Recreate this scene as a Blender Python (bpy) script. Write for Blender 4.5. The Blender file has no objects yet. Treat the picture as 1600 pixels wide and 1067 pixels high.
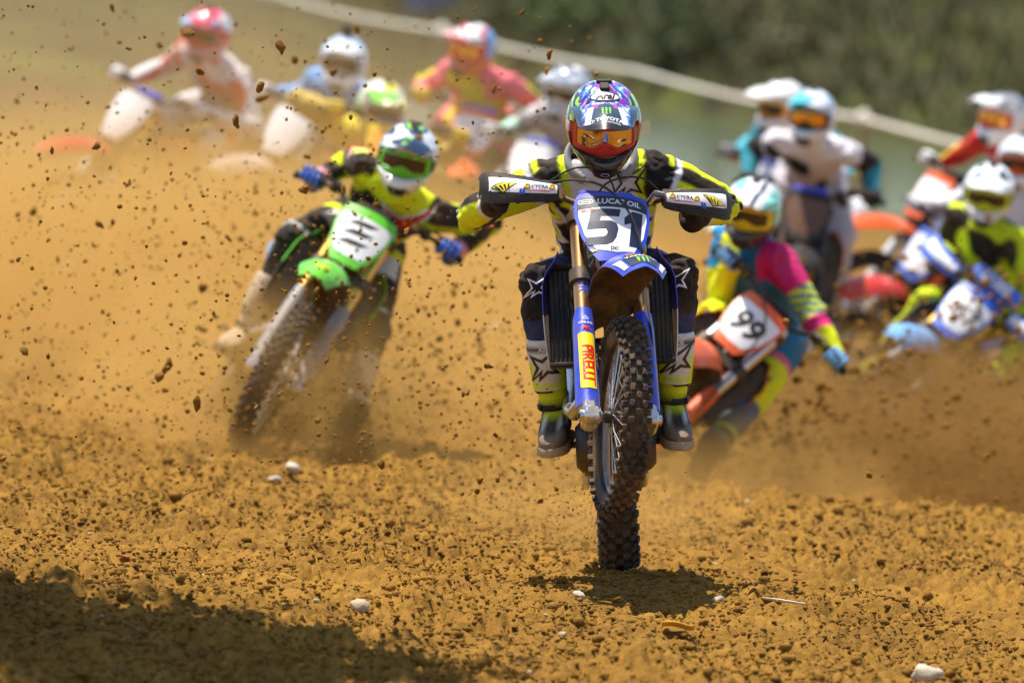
import bpy, bmesh, math, random
import numpy as np
from mathutils import Vector, Matrix
from mathutils.bvhtree import BVHTree
from mathutils.geometry import tessellate_polygon

R = math.radians
random.seed(7)
rng = np.random.default_rng(11)
sc = bpy.context.scene
col = sc.collection

# ------------------------------------------------------------------ camera, sky, sun, exposure
CAM_Z = 2.15
cam_d = bpy.data.cameras.new('camera'); cam = bpy.data.objects.new('camera', cam_d); col.objects.link(cam)
cam_d.lens = 300; cam_d.sensor_width = 36; cam_d.clip_start = 0.5; cam_d.clip_end = 3000
cam_d.dof.use_dof = True; cam_d.dof.focus_distance = 29.35; cam_d.dof.aperture_fstop = 3.4
cam.matrix_world = (Matrix.Translation((0, 0, CAM_Z)) @ Matrix.Rotation(R(90) - math.atan(584.5/13333), 4, 'X')
                    @ Matrix.Rotation(R(4.5), 4, 'Z'))
sc.camera = cam
SUN_EL = R(75)
SUN_DIR = Vector((-0.88, 0.40, 0)).normalized() * math.cos(SUN_EL) + Vector((0, 0, math.sin(SUN_EL)))
w = bpy.data.worlds.new('World'); sc.world = w; w.use_nodes = True
nt = w.node_tree
sky = nt.nodes.new('ShaderNodeTexSky'); sky.sky_type = 'NISHITA'; sky.sun_disc = False
sky.sun_elevation = SUN_EL; sky.sun_rotation = math.atan2(SUN_DIR.x, SUN_DIR.y)
nt.links.new(sky.outputs[0], nt.nodes['Background'].inputs[0]); nt.nodes['Background'].inputs[1].default_value = 0.12
sd = bpy.data.lights.new('sun', 'SUN'); sd.energy = 5.0; sd.angle = R(0.55); sd.color = (1, 0.93, 0.82)
so = bpy.data.objects.new('sun', sd); col.objects.link(so); so.rotation_euler = SUN_DIR.to_track_quat('Z', 'Y').to_euler()
sc.view_settings.view_transform = 'Standard'; sc.view_settings.look = 'None'; sc.view_settings.exposure = 0.65
sc.view_settings.gamma = 1; sc.view_settings.use_curve_mapping = False
cy = sc.cycles
cy.use_denoising = True; cy.volume_bounces = 1; cy.max_bounces = 6; cy.diffuse_bounces = 3; cy.glossy_bounces = 3
cy.transparent_max_bounces = 8; cy.volume_step_rate = 1.6; cy.volume_max_steps = 128; cy.sample_clamp_indirect = 6

# ------------------------------------------------------------------ small helpers
def V(*a): return np.array(a, float)
def unit(v): v = np.asarray(v, float); return v / (np.linalg.norm(v) + 1e-12)
def ss(a, b, x): t = np.clip((x - a) / (b - a), 0, 1); return t * t * (3 - 2 * t)
def lerp(a, b, t): return a + (b - a) * t
def hsh(i, j, k=0, seed=0):
    n = (i.astype(np.int64) * 374761393 + j.astype(np.int64) * 668265263 + np.asarray(k).astype(np.int64) * 2147483647 + seed * 1274126177) & 0xffffffff
    n = ((n ^ (n >> 13)) * 1274126177) & 0xffffffff
    return ((n ^ (n >> 16)) & 0xffff) / 65535.0
def noise2(x, y, seed=0):
    i = np.floor(x); j = np.floor(y); fx = x - i; fy = y - j
    fx = fx * fx * (3 - 2 * fx); fy = fy * fy * (3 - 2 * fy)
    a = hsh(i, j, 0, seed); b = hsh(i + 1, j, 0, seed); c = hsh(i, j + 1, 0, seed); d = hsh(i + 1, j + 1, 0, seed)
    return (a + (b - a) * fx) * (1 - fy) + (c + (d - c) * fx) * fy
def noise3(p, s=1.0, seed=0):
    q = p * s; i = np.floor(q); f = q - i; f = f * f * (3 - 2 * f); o = 0
    for dx in (0, 1):
        for dy in (0, 1):
            for dz in (0, 1):
                h = hsh(i[:, 0] + dx, i[:, 1] + dy, i[:, 2] + dz, seed)
                o = o + h * (f[:, 0] if dx else 1 - f[:, 0]) * (f[:, 1] if dy else 1 - f[:, 1]) * (f[:, 2] if dz else 1 - f[:, 2])
    return o

# ------------------------------------------------------------------ materials
MATS = {}
def mat(name, c, rough=0.4, metal=0.0, dirt=0.2, bump=0.0, bscale=60, coat=0.0, attr=False, trans=0.0, spec=0.5):
    if name in MATS: return MATS[name]
    m = bpy.data.materials.new(name); m.use_nodes = True; MATS[name] = m
    t = m.node_tree; b = t.nodes['Principled BSDF']; L = t.links.new
    b.inputs['Roughness'].default_value = rough; b.inputs['Metallic'].default_value = metal
    b.inputs['Coat Weight'].default_value = coat; b.inputs['Coat Roughness'].default_value = 0.08
    b.inputs['Specular IOR Level'].default_value = spec
    if trans: b.inputs['Transmission Weight'].default_value = trans
    tc = t.nodes.new('ShaderNodeTexCoord')
    n = t.nodes.new('ShaderNodeTexNoise'); n.inputs['Scale'].default_value = 7; n.inputs['Detail'].default_value = 8; n.inputs['Roughness'].default_value = .7
    L(tc.outputs['Object'], n.inputs['Vector'])
    rp = t.nodes.new('ShaderNodeMapRange'); rp.inputs[1].default_value = .42; rp.inputs[2].default_value = .78; rp.inputs[3].default_value = dirt * .05; rp.inputs[4].default_value = min(1, dirt * 2)
    L(n.outputs['Fac'], rp.inputs[0])
    mx = t.nodes.new('ShaderNodeMix'); mx.data_type = 'RGBA'
    L(rp.outputs[0], mx.inputs[0]); mx.inputs[7].default_value = (.30, .17, .06, 1)
    if attr:
        a = t.nodes.new('ShaderNodeVertexColor'); a.layer_name = 'Col'; L(a.outputs['Color'], mx.inputs[6])
    else: mx.inputs[6].default_value = (*c, 1)
    L(mx.outputs[2], b.inputs['Base Color'])
    rr = t.nodes.new('ShaderNodeMapRange'); rr.inputs[3].default_value = rough; rr.inputs[4].default_value = min(1, rough + .35)
    L(rp.outputs[0], rr.inputs[0]); L(rr.outputs[0], b.inputs['Roughness'])
    if bump:
        n2 = t.nodes.new('ShaderNodeTexNoise'); n2.inputs['Scale'].default_value = bscale; n2.inputs['Detail'].default_value = 4
        L(tc.outputs['Object'], n2.inputs['Vector'])
        bp = t.nodes.new('ShaderNodeBump'); bp.inputs['Strength'].default_value = bump; bp.inputs['Distance'].default_value = .01
        L(n2.outputs['Fac'], bp.inputs['Height']); L(bp.outputs[0], b.inputs['Normal'])
    return m
BLACK = (.012, .012, .014); WHITE = (.78, .78, .80); FLUO = (.66, .78, .012); NAVY = (.012, .03, .10)
BLUE = (.012, .055, .55); RED = (.62, .02, .015); ORANGE = (.80, .11, .01); GREEN = (.12, .62, .03); TEAL = (.01, .25, .33)
MAGENTA = (.62, .01, .16); MINT = (.25, .72, .60); LBLUE = (.16, .45, .82); GREY = (.28, .28, .29); PINK = (.80, .16, .22)
mat('fabric', WHITE, .85, dirt=.15, bump=.55, bscale=24, attr=True, spec=.25)
mat('paint', WHITE, .22, dirt=.03, coat=.6, attr=True)
mat('boot', WHITE, .65, dirt=.30, bump=.35, spec=.25, attr=True)
mat('rubber', (.022, .020, .019), .75, dirt=.30, bump=.3, bscale=120)
mat('front_rubber', (.022, .020, .019), .75, dirt=.34, bump=.3, bscale=120)
mat('black_plastic', (.014, .014, .015), .5, dirt=.12, spec=.25)
mat('black_metal', (.03, .03, .032), .4, .4, dirt=.35)
mat('engine', (.07, .065, .06), .5, .6, dirt=.55, bump=.2)
mat('steel', (.55, .55, .56), .28, .9, dirt=.15)
mat('alloy', (.62, .62, .63), .3, 1, dirt=.2)
mat('bronze', (.50, .27, .11), .28, .9, dirt=.12)
mat('gold', (.80, .48, .10), .3, .9, dirt=.1)
mat('chrome', (.75, .75, .76), .12, 1, dirt=.05)
mat('grip', (.02, .02, .02), .8, dirt=.1)
mat('black_fabric', BLACK, .8, dirt=.1)
mat('clear_film', (.9, .9, .9), .05, dirt=0, trans=.95)
for nm, c in dict(blue=BLUE, navy=NAVY, white=WHITE, red=RED, orange=ORANGE, green=GREEN, lblue=LBLUE, grey=GREY, yellow=(.85, .60, .01), fluo=FLUO, darkred=(.35, .01, .01), royal=(.03, .14, .62)).items():
    mat(nm + '_plastic', c, .34, dirt=.26, coat=.12)
for nm, c in dict(white=(.8, .8, .8), black=(.012, .012, .015), navy=(.012, .02, .05), yellow=(.9, .70, .01), red=(.7, .01, .01), green=(.25, .75, .03), gold=(.75, .35, .02), blue=(.02, .08, .5), brown=(.12, .05, .02), magenta=(.7, .02, .35)).items():
    mat(nm + '_print', c, .35, dirt=.06)

# ------------------------------------------------------------------ mesh builder
class MB:
    def __init__(s): s.v = []; s.f = []; s.m = []
    def add(s, vs, fs, mi=0):
        o = len(s.v); s.v.extend([tuple(map(float, p)) for p in vs]); s.f.extend([tuple(i + o for i in f) for f in fs]); s.m.extend([mi] * len(fs)); return s
    def loft(s, rings, mi=0, caps=True, close=True):
        n = len(rings[0]); vs = [p for r in rings for p in r]; fs = []
        for i in range(len(rings) - 1):
            for k in range(n if close else n - 1):
                k2 = (k + 1) % n
                fs.append((i * n + k, i * n + k2, (i + 1) * n + k2, (i + 1) * n + k))
        if caps and close: fs.append(tuple(range(n))[::-1]); fs.append(tuple((len(rings) - 1) * n + k for k in range(n)))
        return s.add(vs, fs, mi)
    def tube(s, pts, rad, n=10, mi=0, caps=True, xax=None, round_=False):
        pts = [np.asarray(p, float) for p in pts]; N = len(pts)
        if not isinstance(rad, (list, tuple)): rad = [rad] * N
        rad = [(r, r) if not isinstance(r, (tuple, list)) else r for r in rad]
        rings = []; prev = None
        for i, p in enumerate(pts):
            t = unit(pts[min(i + 1, N - 1)] - pts[max(i - 1, 0)])
            x = np.asarray(xax, float) if xax is not None else prev
            if x is None: x = V(0, 0, 1) if abs(t[2]) < .9 else V(1, 0, 0)
            x = unit(x - t * np.dot(x, t)); prev = x; y = np.cross(t, x)
            ring = lambda q, k: [q + x * (rad[i][0] * k * math.cos(a)) + y * (rad[i][1] * k * math.sin(a)) for a in np.linspace(0, 2 * math.pi, n, endpoint=False)]
            m = min(rad[i])
            if round_ and i == 0: rings += [ring(p - t * m * .95, .25), ring(p - t * m * .7, .7)]
            rings.append(ring(p, 1))
            if round_ and i == N - 1: rings += [ring(p + t * m * .7, .7), ring(p + t * m * .95, .25)]
        return s.loft(rings, mi, caps)
    def lathe(s, prof, c, ax, n=24, mi=0, closed=False):
        c = np.asarray(c, float); ax = unit(ax); x = unit(np.cross(ax, V(0, 0, 1) if abs(ax[2]) < .9 else V(1, 0, 0))); y = np.cross(ax, x)
        pr = prof + [prof[0]] if closed else prof
        rings = [[c + ax * h + (x * math.cos(a) + y * math.sin(a)) * r for a in np.linspace(0, 2 * math.pi, n, endpoint=False)] for h, r in pr]
        return s.loft(rings, mi, not closed)
    def shell(s, fn, nu, nv, th, mi=0):
        g = np.array([[fn(u, v) for v in np.linspace(0, 1, nv)] for u in np.linspace(0, 1, nu)])
        du = np.gradient(g, axis=0); dv = np.gradient(g, axis=1); nn = np.cross(du, dv); nn /= np.linalg.norm(nn, axis=2, keepdims=True) + 1e-12
        b = g - nn * th; vs = list(g.reshape(-1, 3)) + list(b.reshape(-1, 3)); o = nu * nv; fs = []
        for i in range(nu - 1):
            for j in range(nv - 1):
                q = (i * nv + j, (i + 1) * nv + j, (i + 1) * nv + j + 1, i * nv + j + 1)
                fs.append(q); fs.append(tuple(k + o for k in q)[::-1])
        bd = [(i * nv, (i + 1) * nv) for i in range(nu - 1)] + [((i + 1) * nv + nv - 1, i * nv + nv - 1) for i in range(nu - 1)] \
            + [(j + 1, j) for j in range(nv - 1)] + [((nu - 1) * nv + j, (nu - 1) * nv + j + 1) for j in range(nv - 1)]
        fs += [(b_, a_, a_ + o, b_ + o) for a_, b_ in bd]
        return s.add(vs, fs, mi)
    def box(s, c, sz, Rm=None, b=.004, mi=0):
        c = np.asarray(c, float); h = np.asarray(sz, float) / 2; b = min(b, h.min() * .6); vs = []; idx = {}
        for sx in (-1, 1):
            for sy in (-1, 1):
                for sz_ in (-1, 1):
                    sg = np.array([sx, sy, sz_])
                    for k in range(3):
                        p = sg * (h - b); p[k] = sg[k] * h[k]; idx[(sx, sy, sz_, k)] = len(vs); vs.append(p)
        if Rm is not None: vs = [Rm @ p for p in vs]
        fs = []; S = (-1, 1)
        for k in range(3):
            o = [i for i in range(3) if i != k]
            for sg in S:
                def key(a, bb):
                    q = [0, 0, 0]; q[k] = sg; q[o[0]] = a; q[o[1]] = bb; return tuple(q) + (k,)
                f = [idx[key(-1, -1)], idx[key(1, -1)], idx[key(1, 1)], idx[key(-1, 1)]]
                fs.append(tuple(f))
        for k in range(3):
            o = [i for i in range(3) if i != k]
            for a in S:
                for bb in S:
                    q = [[0, 0, 0], [0, 0, 0]]
                    for e, sg in enumerate(S): q[e][k] = sg; q[e][o[0]] = a; q[e][o[1]] = bb
                    fs.append((idx[tuple(q[0]) + (o[0],)], idx[tuple(q[1]) + (o[0],)], idx[tuple(q[1]) + (o[1],)], idx[tuple(q[0]) + (o[1],)]))
        for sx in S:
            for sy in S:
                for sz_ in S: fs.append(tuple(idx[(sx, sy, sz_, k)] for k in range(3)))
        return s.add([p + c for p in vs], fs, mi)
    def mesh(s, name, nm=1, angle=42, fix=True):
        me = bpy.data.meshes.new(name); me.from_pydata(s.v, [], s.f)
        for _ in range(nm): me.materials.append(None)
        me.polygons.foreach_set('material_index', s.m)
        if fix:
            bm = bmesh.new(); bm.from_mesh(me); bmesh.ops.recalc_face_normals(bm, faces=bm.faces); bm.to_mesh(me); bm.free()
        me.shade_smooth(); me.set_sharp_from_angle(angle=R(angle)); me.update(); return me

def obj(name, me, mats, parent=None, mw=None):
    o = bpy.data.objects.new(name, me); col.objects.link(o)
    if not isinstance(mats, (list, tuple)): mats = [mats]
    while len(me.materials) < len(mats): me.materials.append(None)
    for i, m in enumerate(mats):
        o.material_slots[i].link = 'OBJECT'; o.material_slots[i].material = MATS[m] if isinstance(m, str) else m
    if parent: o.parent = parent
    if mw is not None: o.matrix_local = mw
    return o
def empty(name, M=None):
    o = bpy.data.objects.new(name, None); col.objects.link(o); o.empty_display_size = .1
    if M is not None: o.matrix_world = M
    return o
def tag(o, label, cat, group=None, kind=None):
    if label: o['label'] = label
    if cat: o['category'] = cat
    if group: o['group'] = group
    if kind: o['kind'] = kind
    return o
def setcol(me, c):
    a = me.color_attributes.new('Col', 'FLOAT_COLOR', 'POINT'); c = np.c_[c, np.ones(len(c))]
    a.data.foreach_set('color', c.astype(np.float32).ravel())

# ------------------------------------------------------------------ flat prints laid onto surfaces
def text2d(s, size=1., bold=.0, shear=0., space=1.):
    cu = bpy.data.curves.new('t', 'FONT'); cu.body = s; cu.size = size; cu.offset = bold * size; cu.shear = shear; cu.space_character = space
    cu.align_x = 'CENTER'; cu.align_y = 'CENTER'; cu.resolution_u = 3
    o = bpy.data.objects.new('t', cu); col.objects.link(o); dg = bpy.context.evaluated_depsgraph_get(); dg.update()
    me = bpy.data.meshes.new_from_object(o.evaluated_get(dg)); bpy.data.objects.remove(o)
    vs = [(v.co.x, v.co.y) for v in me.vertices]; fs = [tuple(p.vertices) for p in me.polygons]; bpy.data.meshes.remove(me)
    return vs, fs
def poly2d(pts):
    t = tessellate_polygon([[Vector((x, y, 0)) for x, y in pts]]); return list(pts), [tuple(f) for f in t]
def stroke2d(pts, wd, closed=True):
    vs = []; fs = []; N = len(pts); P = [np.array(p, float) for p in pts]
    for i in range(N):
        a = P[i - 1] if closed or i > 0 else P[i]; b = P[(i + 1) % N] if closed or i < N - 1 else P[i]
        d1 = unit(P[i] - a) if np.linalg.norm(P[i] - a) > 1e-9 else unit(b - P[i]); d2 = unit(b - P[i]) if np.linalg.norm(b - P[i]) > 1e-9 else d1
        n1 = np.array([-d1[1], d1[0]]); n2 = np.array([-d2[1], d2[0]]); m = unit(n1 + n2); k = 1 / max(.45, np.dot(m, n1))
        vs += [tuple(P[i] + m * wd / 2 * k), tuple(P[i] - m * wd / 2 * k)]
    for i in range(N if closed else N - 1):
        j = (i + 1) % N; fs.append((2 * i, 2 * i + 1, 2 * j + 1, 2 * j))
    return vs, fs
def rect2d(w_, h, cx=0, cy_=0, r=0):
    if r <= 0: return poly2d([(cx - w_/2, cy_ - h/2), (cx + w_/2, cy_ - h/2), (cx + w_/2, cy_ + h/2), (cx - w_/2, cy_ + h/2)])
    p = []
    for sx, sy, a0 in ((1, 1, 0), (-1, 1, 90), (-1, -1, 180), (1, -1, 270)):
        for k in range(5):
            a = R(a0 + 22.5 * k); p.append((cx + sx * (w_/2 - r) + r * math.cos(a), cy_ + sy * (h/2 - r) + r * math.sin(a)))
    return poly2d(p)
def ell2d(a, b, cx=0, cy_=0, n=24): return poly2d([(cx + a * math.cos(t), cy_ + b * math.sin(t)) for t in np.linspace(0, 2 * math.pi, n, endpoint=False)])
def shift(s, dx, dy, k=1., rot=0.):
    c, sn = math.cos(rot) * k, math.sin(rot) * k
    return [(dx + x * c - y * sn, dy + x * sn + y * c) for x, y in s[0]], s[1]
def join2d(*ss_):
    v = []; f = []
    for a, b in ss_: o = len(v); v += list(a); f += [tuple(i + o for i in q) for q in b]
    return v, f
STAR = [(-.50, -.42), (-.22, .02), (-.40, .36), (-.06, .22), (.42, .55), (.16, .08), (.34, -.18), (.06, -.12), (-.20, -.34), (-.12, -.10)]
def star2d(k, wd): return stroke2d([(x * k, y * k) for x, y in STAR], wd)
def claw2d(k):
    out = []
    for i, dx in enumerate((-.3, 0, .3)):
        b = -.5 if i != 1 else -.62
        out.append(poly2d([(k * (dx + x), k * y) for x, y in [(-.10, .5), (.10, .46), (.06, .2), (.11, .05), (.05, -.15), (.06, b), (-.05, b + .14), (-.03, -.1), (-.09, .05), (-.03, .25)]]))
    return join2d(*out)
def wing2d(k):   # striped wing emblem
    base = poly2d([(k * x, k * y) for x, y in [(-1, .28), (-.7, .42), (0, .42), (1, .2), (.35, -.12), (-.15, -.45)]])
    bars = [poly2d([(k * (x + q * .30), k * (y - .02 * q)) for x, y in [(-.75, .22), (-.62, .24), (-.28 - .12 * q, -.18), (-.36 - .12 * q, -.2)]]) for q in range(4)]
    return base, join2d(*bars)
def decal(s, bvh, O, X, Y, off=.0015, maxe=.012):
    O = np.asarray(O, float); X = unit(X); Y = unit(np.asarray(Y, float) - X * np.dot(X, Y)); N = np.cross(X, Y)
    bm = bmesh.new(); vv = [bm.verts.new((x, y, 0)) for x, y in s[0]]
    for f in s[1]:
        try: bm.faces.new([vv[i] for i in f])
        except ValueError: pass
    bmesh.ops.triangulate(bm, faces=bm.faces)
    for _ in range(4):
        es = [e for e in bm.edges if e.calc_length() > maxe]
        if not es: break
        bmesh.ops.subdivide_edges(bm, edges=es, cuts=1); bmesh.ops.triangulate(bm, faces=bm.faces)
    dead = []
    for v in bm.verts:
        p = O + X * v.co.x + Y * v.co.y
        h = bvh.ray_cast(Vector(p + N * .12), Vector(-N), .35)
        if h[0] is None: dead.append(v); continue
        nn = h[1] if h[1].dot(Vector(N)) > 0 else -h[1]
        v.co = h[0] + nn * off
    if dead: bmesh.ops.delete(bm, geom=dead, context='VERTS')
    me = bpy.data.meshes.new('print'); bm.to_mesh(me); bm.free(); me.materials.append(None); return me
def bvh_of(me): return BVHTree.FromPolygons([v.co for v in me.vertices], [tuple(p.vertices) for p in me.polygons])

# ------------------------------------------------------------------ terrain
def far_y(x): return 172 - 5.0 * (x - 2)
def gh(x, y, fine=True):
    x = np.asarray(x, float); y = np.asarray(y, float)
    h = -0.24 * ss(.1, .9, x) * ss(36.2, 38.2, y) * (1 - ss(48, 54, y))
    h = h + 1.1 * ss(56, 112, y) * ss(.5, -7, x)
    h = h - 1.3 * ss(84, 92, y) * (1 - ss(far_y(x) - 3, far_y(x) + 4, y)) * ss(-4.5, -1, x)
    h = h + 2.6 * ss(far_y(x) - 2, far_y(x) + 30, y) + 9 * ss(235, 420, y)
    h = h + .15 * ss(41, 47, y) * ss(.4, -.8, x) * (1 - ss(56, 70, y))
    k = (1 - ss(60, 80, y))
    h = h + k * .07 * (noise2(x * .7, y * .35, 1) - .5) + k * .05 * (noise2(x * 2.1, y * 1.2, 2) - .5)
    if fine:
        d = k * (1 - .75 * np.exp(-((x - .55) ** 2 / .16 + (y - 30.0) ** 2 / 1.2)))
        h = h + d * (.055 * (noise2(x * 7, y * 4, 3) - .5) + .042 * (noise2(x * 17, y * 11, 4) - .5) + .050 * (np.abs(noise2(x * 30, y * 22, 5) - .5) * 2 - .4) * (.35 + noise2(x * 3, y * 2, 9)))
        h = h + d * .08 * np.maximum(0, noise2(x * 4.3, y * 2.3, 6) - .72) / .28
    return h
def axis(lo, hi, st, far_lo, far_hi, g=1.22):
    a = list(np.arange(lo, hi, st)); s = st; p = a[-1]
    while p < far_hi: s *= g; p += s; a.append(p)
    s = st; p = a[0]; b = []
    while p > far_lo: s *= g; p -= s; b.append(p)
    return np.array(b[::-1] + a)
xs = axis(-2.5, 3.0, .0125, -420, 420, 1.13); ys = np.concatenate([axis(23.6, 39, .024, -60, 39, 1.25), axis(39.03, 60, .09, 39.03, 900, 1.05)])
ys = np.unique(np.round(ys, 4)); GX, GY = np.meshgrid(xs, ys); GZ = gh(GX, GY)
nx, ny = len(xs), len(ys)
idx = np.arange(nx * ny).reshape(ny, nx)
q = np.stack([idx[:-1, :-1], idx[:-1, 1:], idx[1:, 1:], idx[1:, :-1]], -1).reshape(-1, 4)
def fast_mesh(name, vs, quads, k=4, smooth=True):
    me = bpy.data.meshes.new(name); me.vertices.add(len(vs)); me.vertices.foreach_set('co', np.asarray(vs, np.float32).ravel())
    me.loops.add(quads.size); me.loops.foreach_set('vertex_index', quads.astype(np.int32).ravel())
    me.polygons.add(len(quads)); me.polygons.foreach_set('loop_start', np.arange(0, quads.size, k, dtype=np.int32))
    me.update(calc_edges=True); me.validate()
    if smooth: me.shade_smooth()
    return me
def dirt_mat(name, crumbs=False):
    m = bpy.data.materials.new(name); m.use_nodes = True; MATS[name] = m; t = m.node_tree; b = t.nodes['Principled BSDF']; L = t.links.new
    b.inputs['Roughness'].default_value = .95; b.inputs['Specular IOR Level'].default_value = .12
    ge = t.nodes.new('ShaderNodeNewGeometry')
    def nz(s, det=6):
        n = t.nodes.new('ShaderNodeTexNoise'); n.inputs['Scale'].default_value = s; n.inputs['Detail'].default_value = det; n.inputs['Roughness'].default_value = .65
        L(ge.outputs['Position'], n.inputs['Vector']); return n
    n1 = nz(1.1); n2 = nz(26, 8)
    r = t.nodes.new('ShaderNodeValToRGB'); e = r.color_ramp.elements
    e[0].position = .25; e[0].color = (.070, .033, .007, 1); e[1].position = .72; e[1].color = (.400, .208, .034, 1)
    ad = t.nodes.new('ShaderNodeMath'); ad.operation = 'MULTIPLY_ADD'; ad.inputs[1].default_value = .55; L(n2.outputs['Fac'], ad.inputs[0])
    sc_ = t.nodes.new('ShaderNodeMath'); sc_.operation = 'MULTIPLY'; sc_.inputs[1].default_value = .45; L(n1.outputs['Fac'], sc_.inputs[0]); L(sc_.outputs[0], ad.inputs[2])
    L(ad.outputs[0], r.inputs[0]); last = r.outputs[0]
    if not crumbs:
        # vegetation on the far bank and the hill: dry olive grass
        sp = t.nodes.new('ShaderNodeSeparateXYZ'); L(ge.outputs['Position'], sp.inputs[0])
        g1 = nz(.10, 5); g2 = nz(.9, 6)
        gr = t.nodes.new('ShaderNodeValToRGB'); e = gr.color_ramp.elements
        e[0].position = .41; e[0].color = (.022, .020, .009, 1); e[1].position = .59; e[1].color = (.075, .092, .016, 1)
        x1 = e.new if False else gr.color_ramp.elements.new(.50); x1.color = (.048, .042, .016, 1)
        mm = t.nodes.new('ShaderNodeMath'); mm.operation = 'MULTIPLY_ADD'; mm.inputs[1].default_value = .5; L(g1.outputs['Fac'], mm.inputs[0])
        m5 = t.nodes.new('ShaderNodeMath'); m5.operation = 'MULTIPLY'; m5.inputs[1].default_value = .5; L(g2.outputs['Fac'], m5.inputs[0]); L(m5.outputs[0], mm.inputs[2]); L(mm.outputs[0], gr.inputs[0])
        mr = t.nodes.new('ShaderNodeMapRange'); mr.inputs[1].default_value = 66; mr.inputs[2].default_value = 96; L(sp.outputs['Y'], mr.inputs[0])
        mx = t.nodes.new('ShaderNodeMix'); mx.data_type = 'RGBA'; L(mr.outputs[0], mx.inputs[0]); L(last, mx.inputs[6]); L(gr.outputs[0], mx.inputs[7]); last = mx.outputs[2]
    L(last, b.inputs['Base Color'])
    n3 = nz(75, 6); bp = t.nodes.new('ShaderNodeBump'); bp.inputs['Strength'].default_value = .9; bp.inputs['Distance'].default_value = .012
    L(n3.outputs['Fac'], bp.inputs['Height']); L(bp.outputs[0], b.inputs['Normal'])
    return m
dirt_mat('dirt'); dirt_mat('clod_dirt', True)
g = obj('ground', fast_mesh('ground', np.c_[GX.ravel(), GY.ravel(), GZ.ravel()], q), 'dirt')
g['kind'] = 'structure'; g['label'] = 'loose golden brown dirt of the race track and grassy far bank'
# pond
pw = bpy.data.materials.new('pond_water'); pw.use_nodes = True; MATS['pond_water'] = pw
b = pw.node_tree.nodes['Principled BSDF']; b.inputs['Base Color'].default_value = (.11, .13, .05, 1); b.inputs['Roughness'].default_value = .12
n = pw.node_tree.nodes.new('ShaderNodeTexNoise'); n.inputs['Scale'].default_value = 1.5; bp = pw.node_tree.nodes.new('ShaderNodeBump'); bp.inputs['Strength'].default_value = .25; bp.inputs['Distance'].default_value = .05
ge = pw.node_tree.nodes.new('ShaderNodeNewGeometry'); pw.node_tree.links.new(ge.outputs['Position'], n.inputs['Vector'])
pw.node_tree.links.new(n.outputs['Fac'], bp.inputs['Height']); pw.node_tree.links.new(bp.outputs[0], b.inputs['Normal'])
wx = np.linspace(-5.5, 60, 60); wyv = np.linspace(0, 1, 40)
WX, WT = np.meshgrid(wx, wyv); WY = 83 + WT * (np.minimum(far_y(WX), 172 + 40) + 4 - 83)
WY = np.maximum(WY, 83)
ii = np.arange(60 * 40).reshape(40, 60); wq = np.stack([ii[:-1, :-1], ii[:-1, 1:], ii[1:, 1:], ii[1:, :-1]], -1).reshape(-1, 4)
o = obj('pond_water', fast_mesh('pond', np.c_[WX.ravel(), WY.ravel(), np.full(WX.size, -.42)], wq), 'pond_water'); o['kind'] = 'structure'; o['label'] = 'murky green pond behind the track'

# loose crumbs of dirt (uncountable): one stuff object
def ico(n=0):
    bm = bmesh.new(); bmesh.ops.create_icosphere(bm, subdivisions=n + 1, radius=1); bm.verts.ensure_lookup_table()
    vs = np.array([v.co[:] for v in bm.verts]); fs = np.array([[v.index for v in f.verts] for f in bm.faces]); bm.free(); return vs, fs
IV, IF = ico(0)
def scatter(name, P, S, seed=0, flat=.7):
    r = np.random.default_rng(seed); N = len(P)
    sh = IV[None] * (1 + .55 * (r.random((N, len(IV), 1)) - .5))
    sc3 = S[:, None, None] * (np.array([1, 1, flat]) * (.7 + .6 * r.random((N, 1, 3))))
    a = r.random(N) * 6.28; c, s_ = np.cos(a), np.sin(a); v = sh * sc3
    v = np.stack([v[..., 0] * c[:, None] - v[..., 1] * s_[:, None], v[..., 0] * s_[:, None] + v[..., 1] * c[:, None], v[..., 2]], -1) + P[:, None]
    f = (IF[None] + (np.arange(N) * len(IV))[:, None, None]).reshape(-1, 3)
    return fast_mesh(name, v.reshape(-1, 3), f, 3, smooth=False)
N = 80000
cyv = 23.7 + 13.5 * rng.random(N) ** 1.1; cxv = (rng.random(N) * 2 - 1) * cyv * .066
keep = noise2(cxv * 2.2, cyv * 1.1, 21) + .35 * rng.random(N) > .38; cxv = cxv[keep]; cyv = cyv[keep]
S = .0035 + .0085 * rng.random(len(cxv)) ** 2.4 + .016 * (rng.random(len(cxv)) > .975) * rng.random(len(cxv))
o = obj('dirt_crumbs', scatter('crumbs', np.c_[cxv, cyv, gh(cxv, cyv) + S * .3], S, 3), 'clod_dirt'); tag(o, 'loose dirt crumbs covering the track surface', None, kind='stuff')
N = 6000
cyv = 36 + 16 * rng.random(N); cxv = (rng.random(N) * 2 - 1) * cyv * .066; S = .008 + .02 * rng.random(N) ** 2.5
o = obj('dirt_crumbs', scatter('crumbs_far', np.c_[cxv, cyv, gh(cxv, cyv) + S * .3], S, 4), 'clod_dirt'); tag(o, 'coarser dirt crumbs on the track further back', None, kind='stuff')
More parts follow.
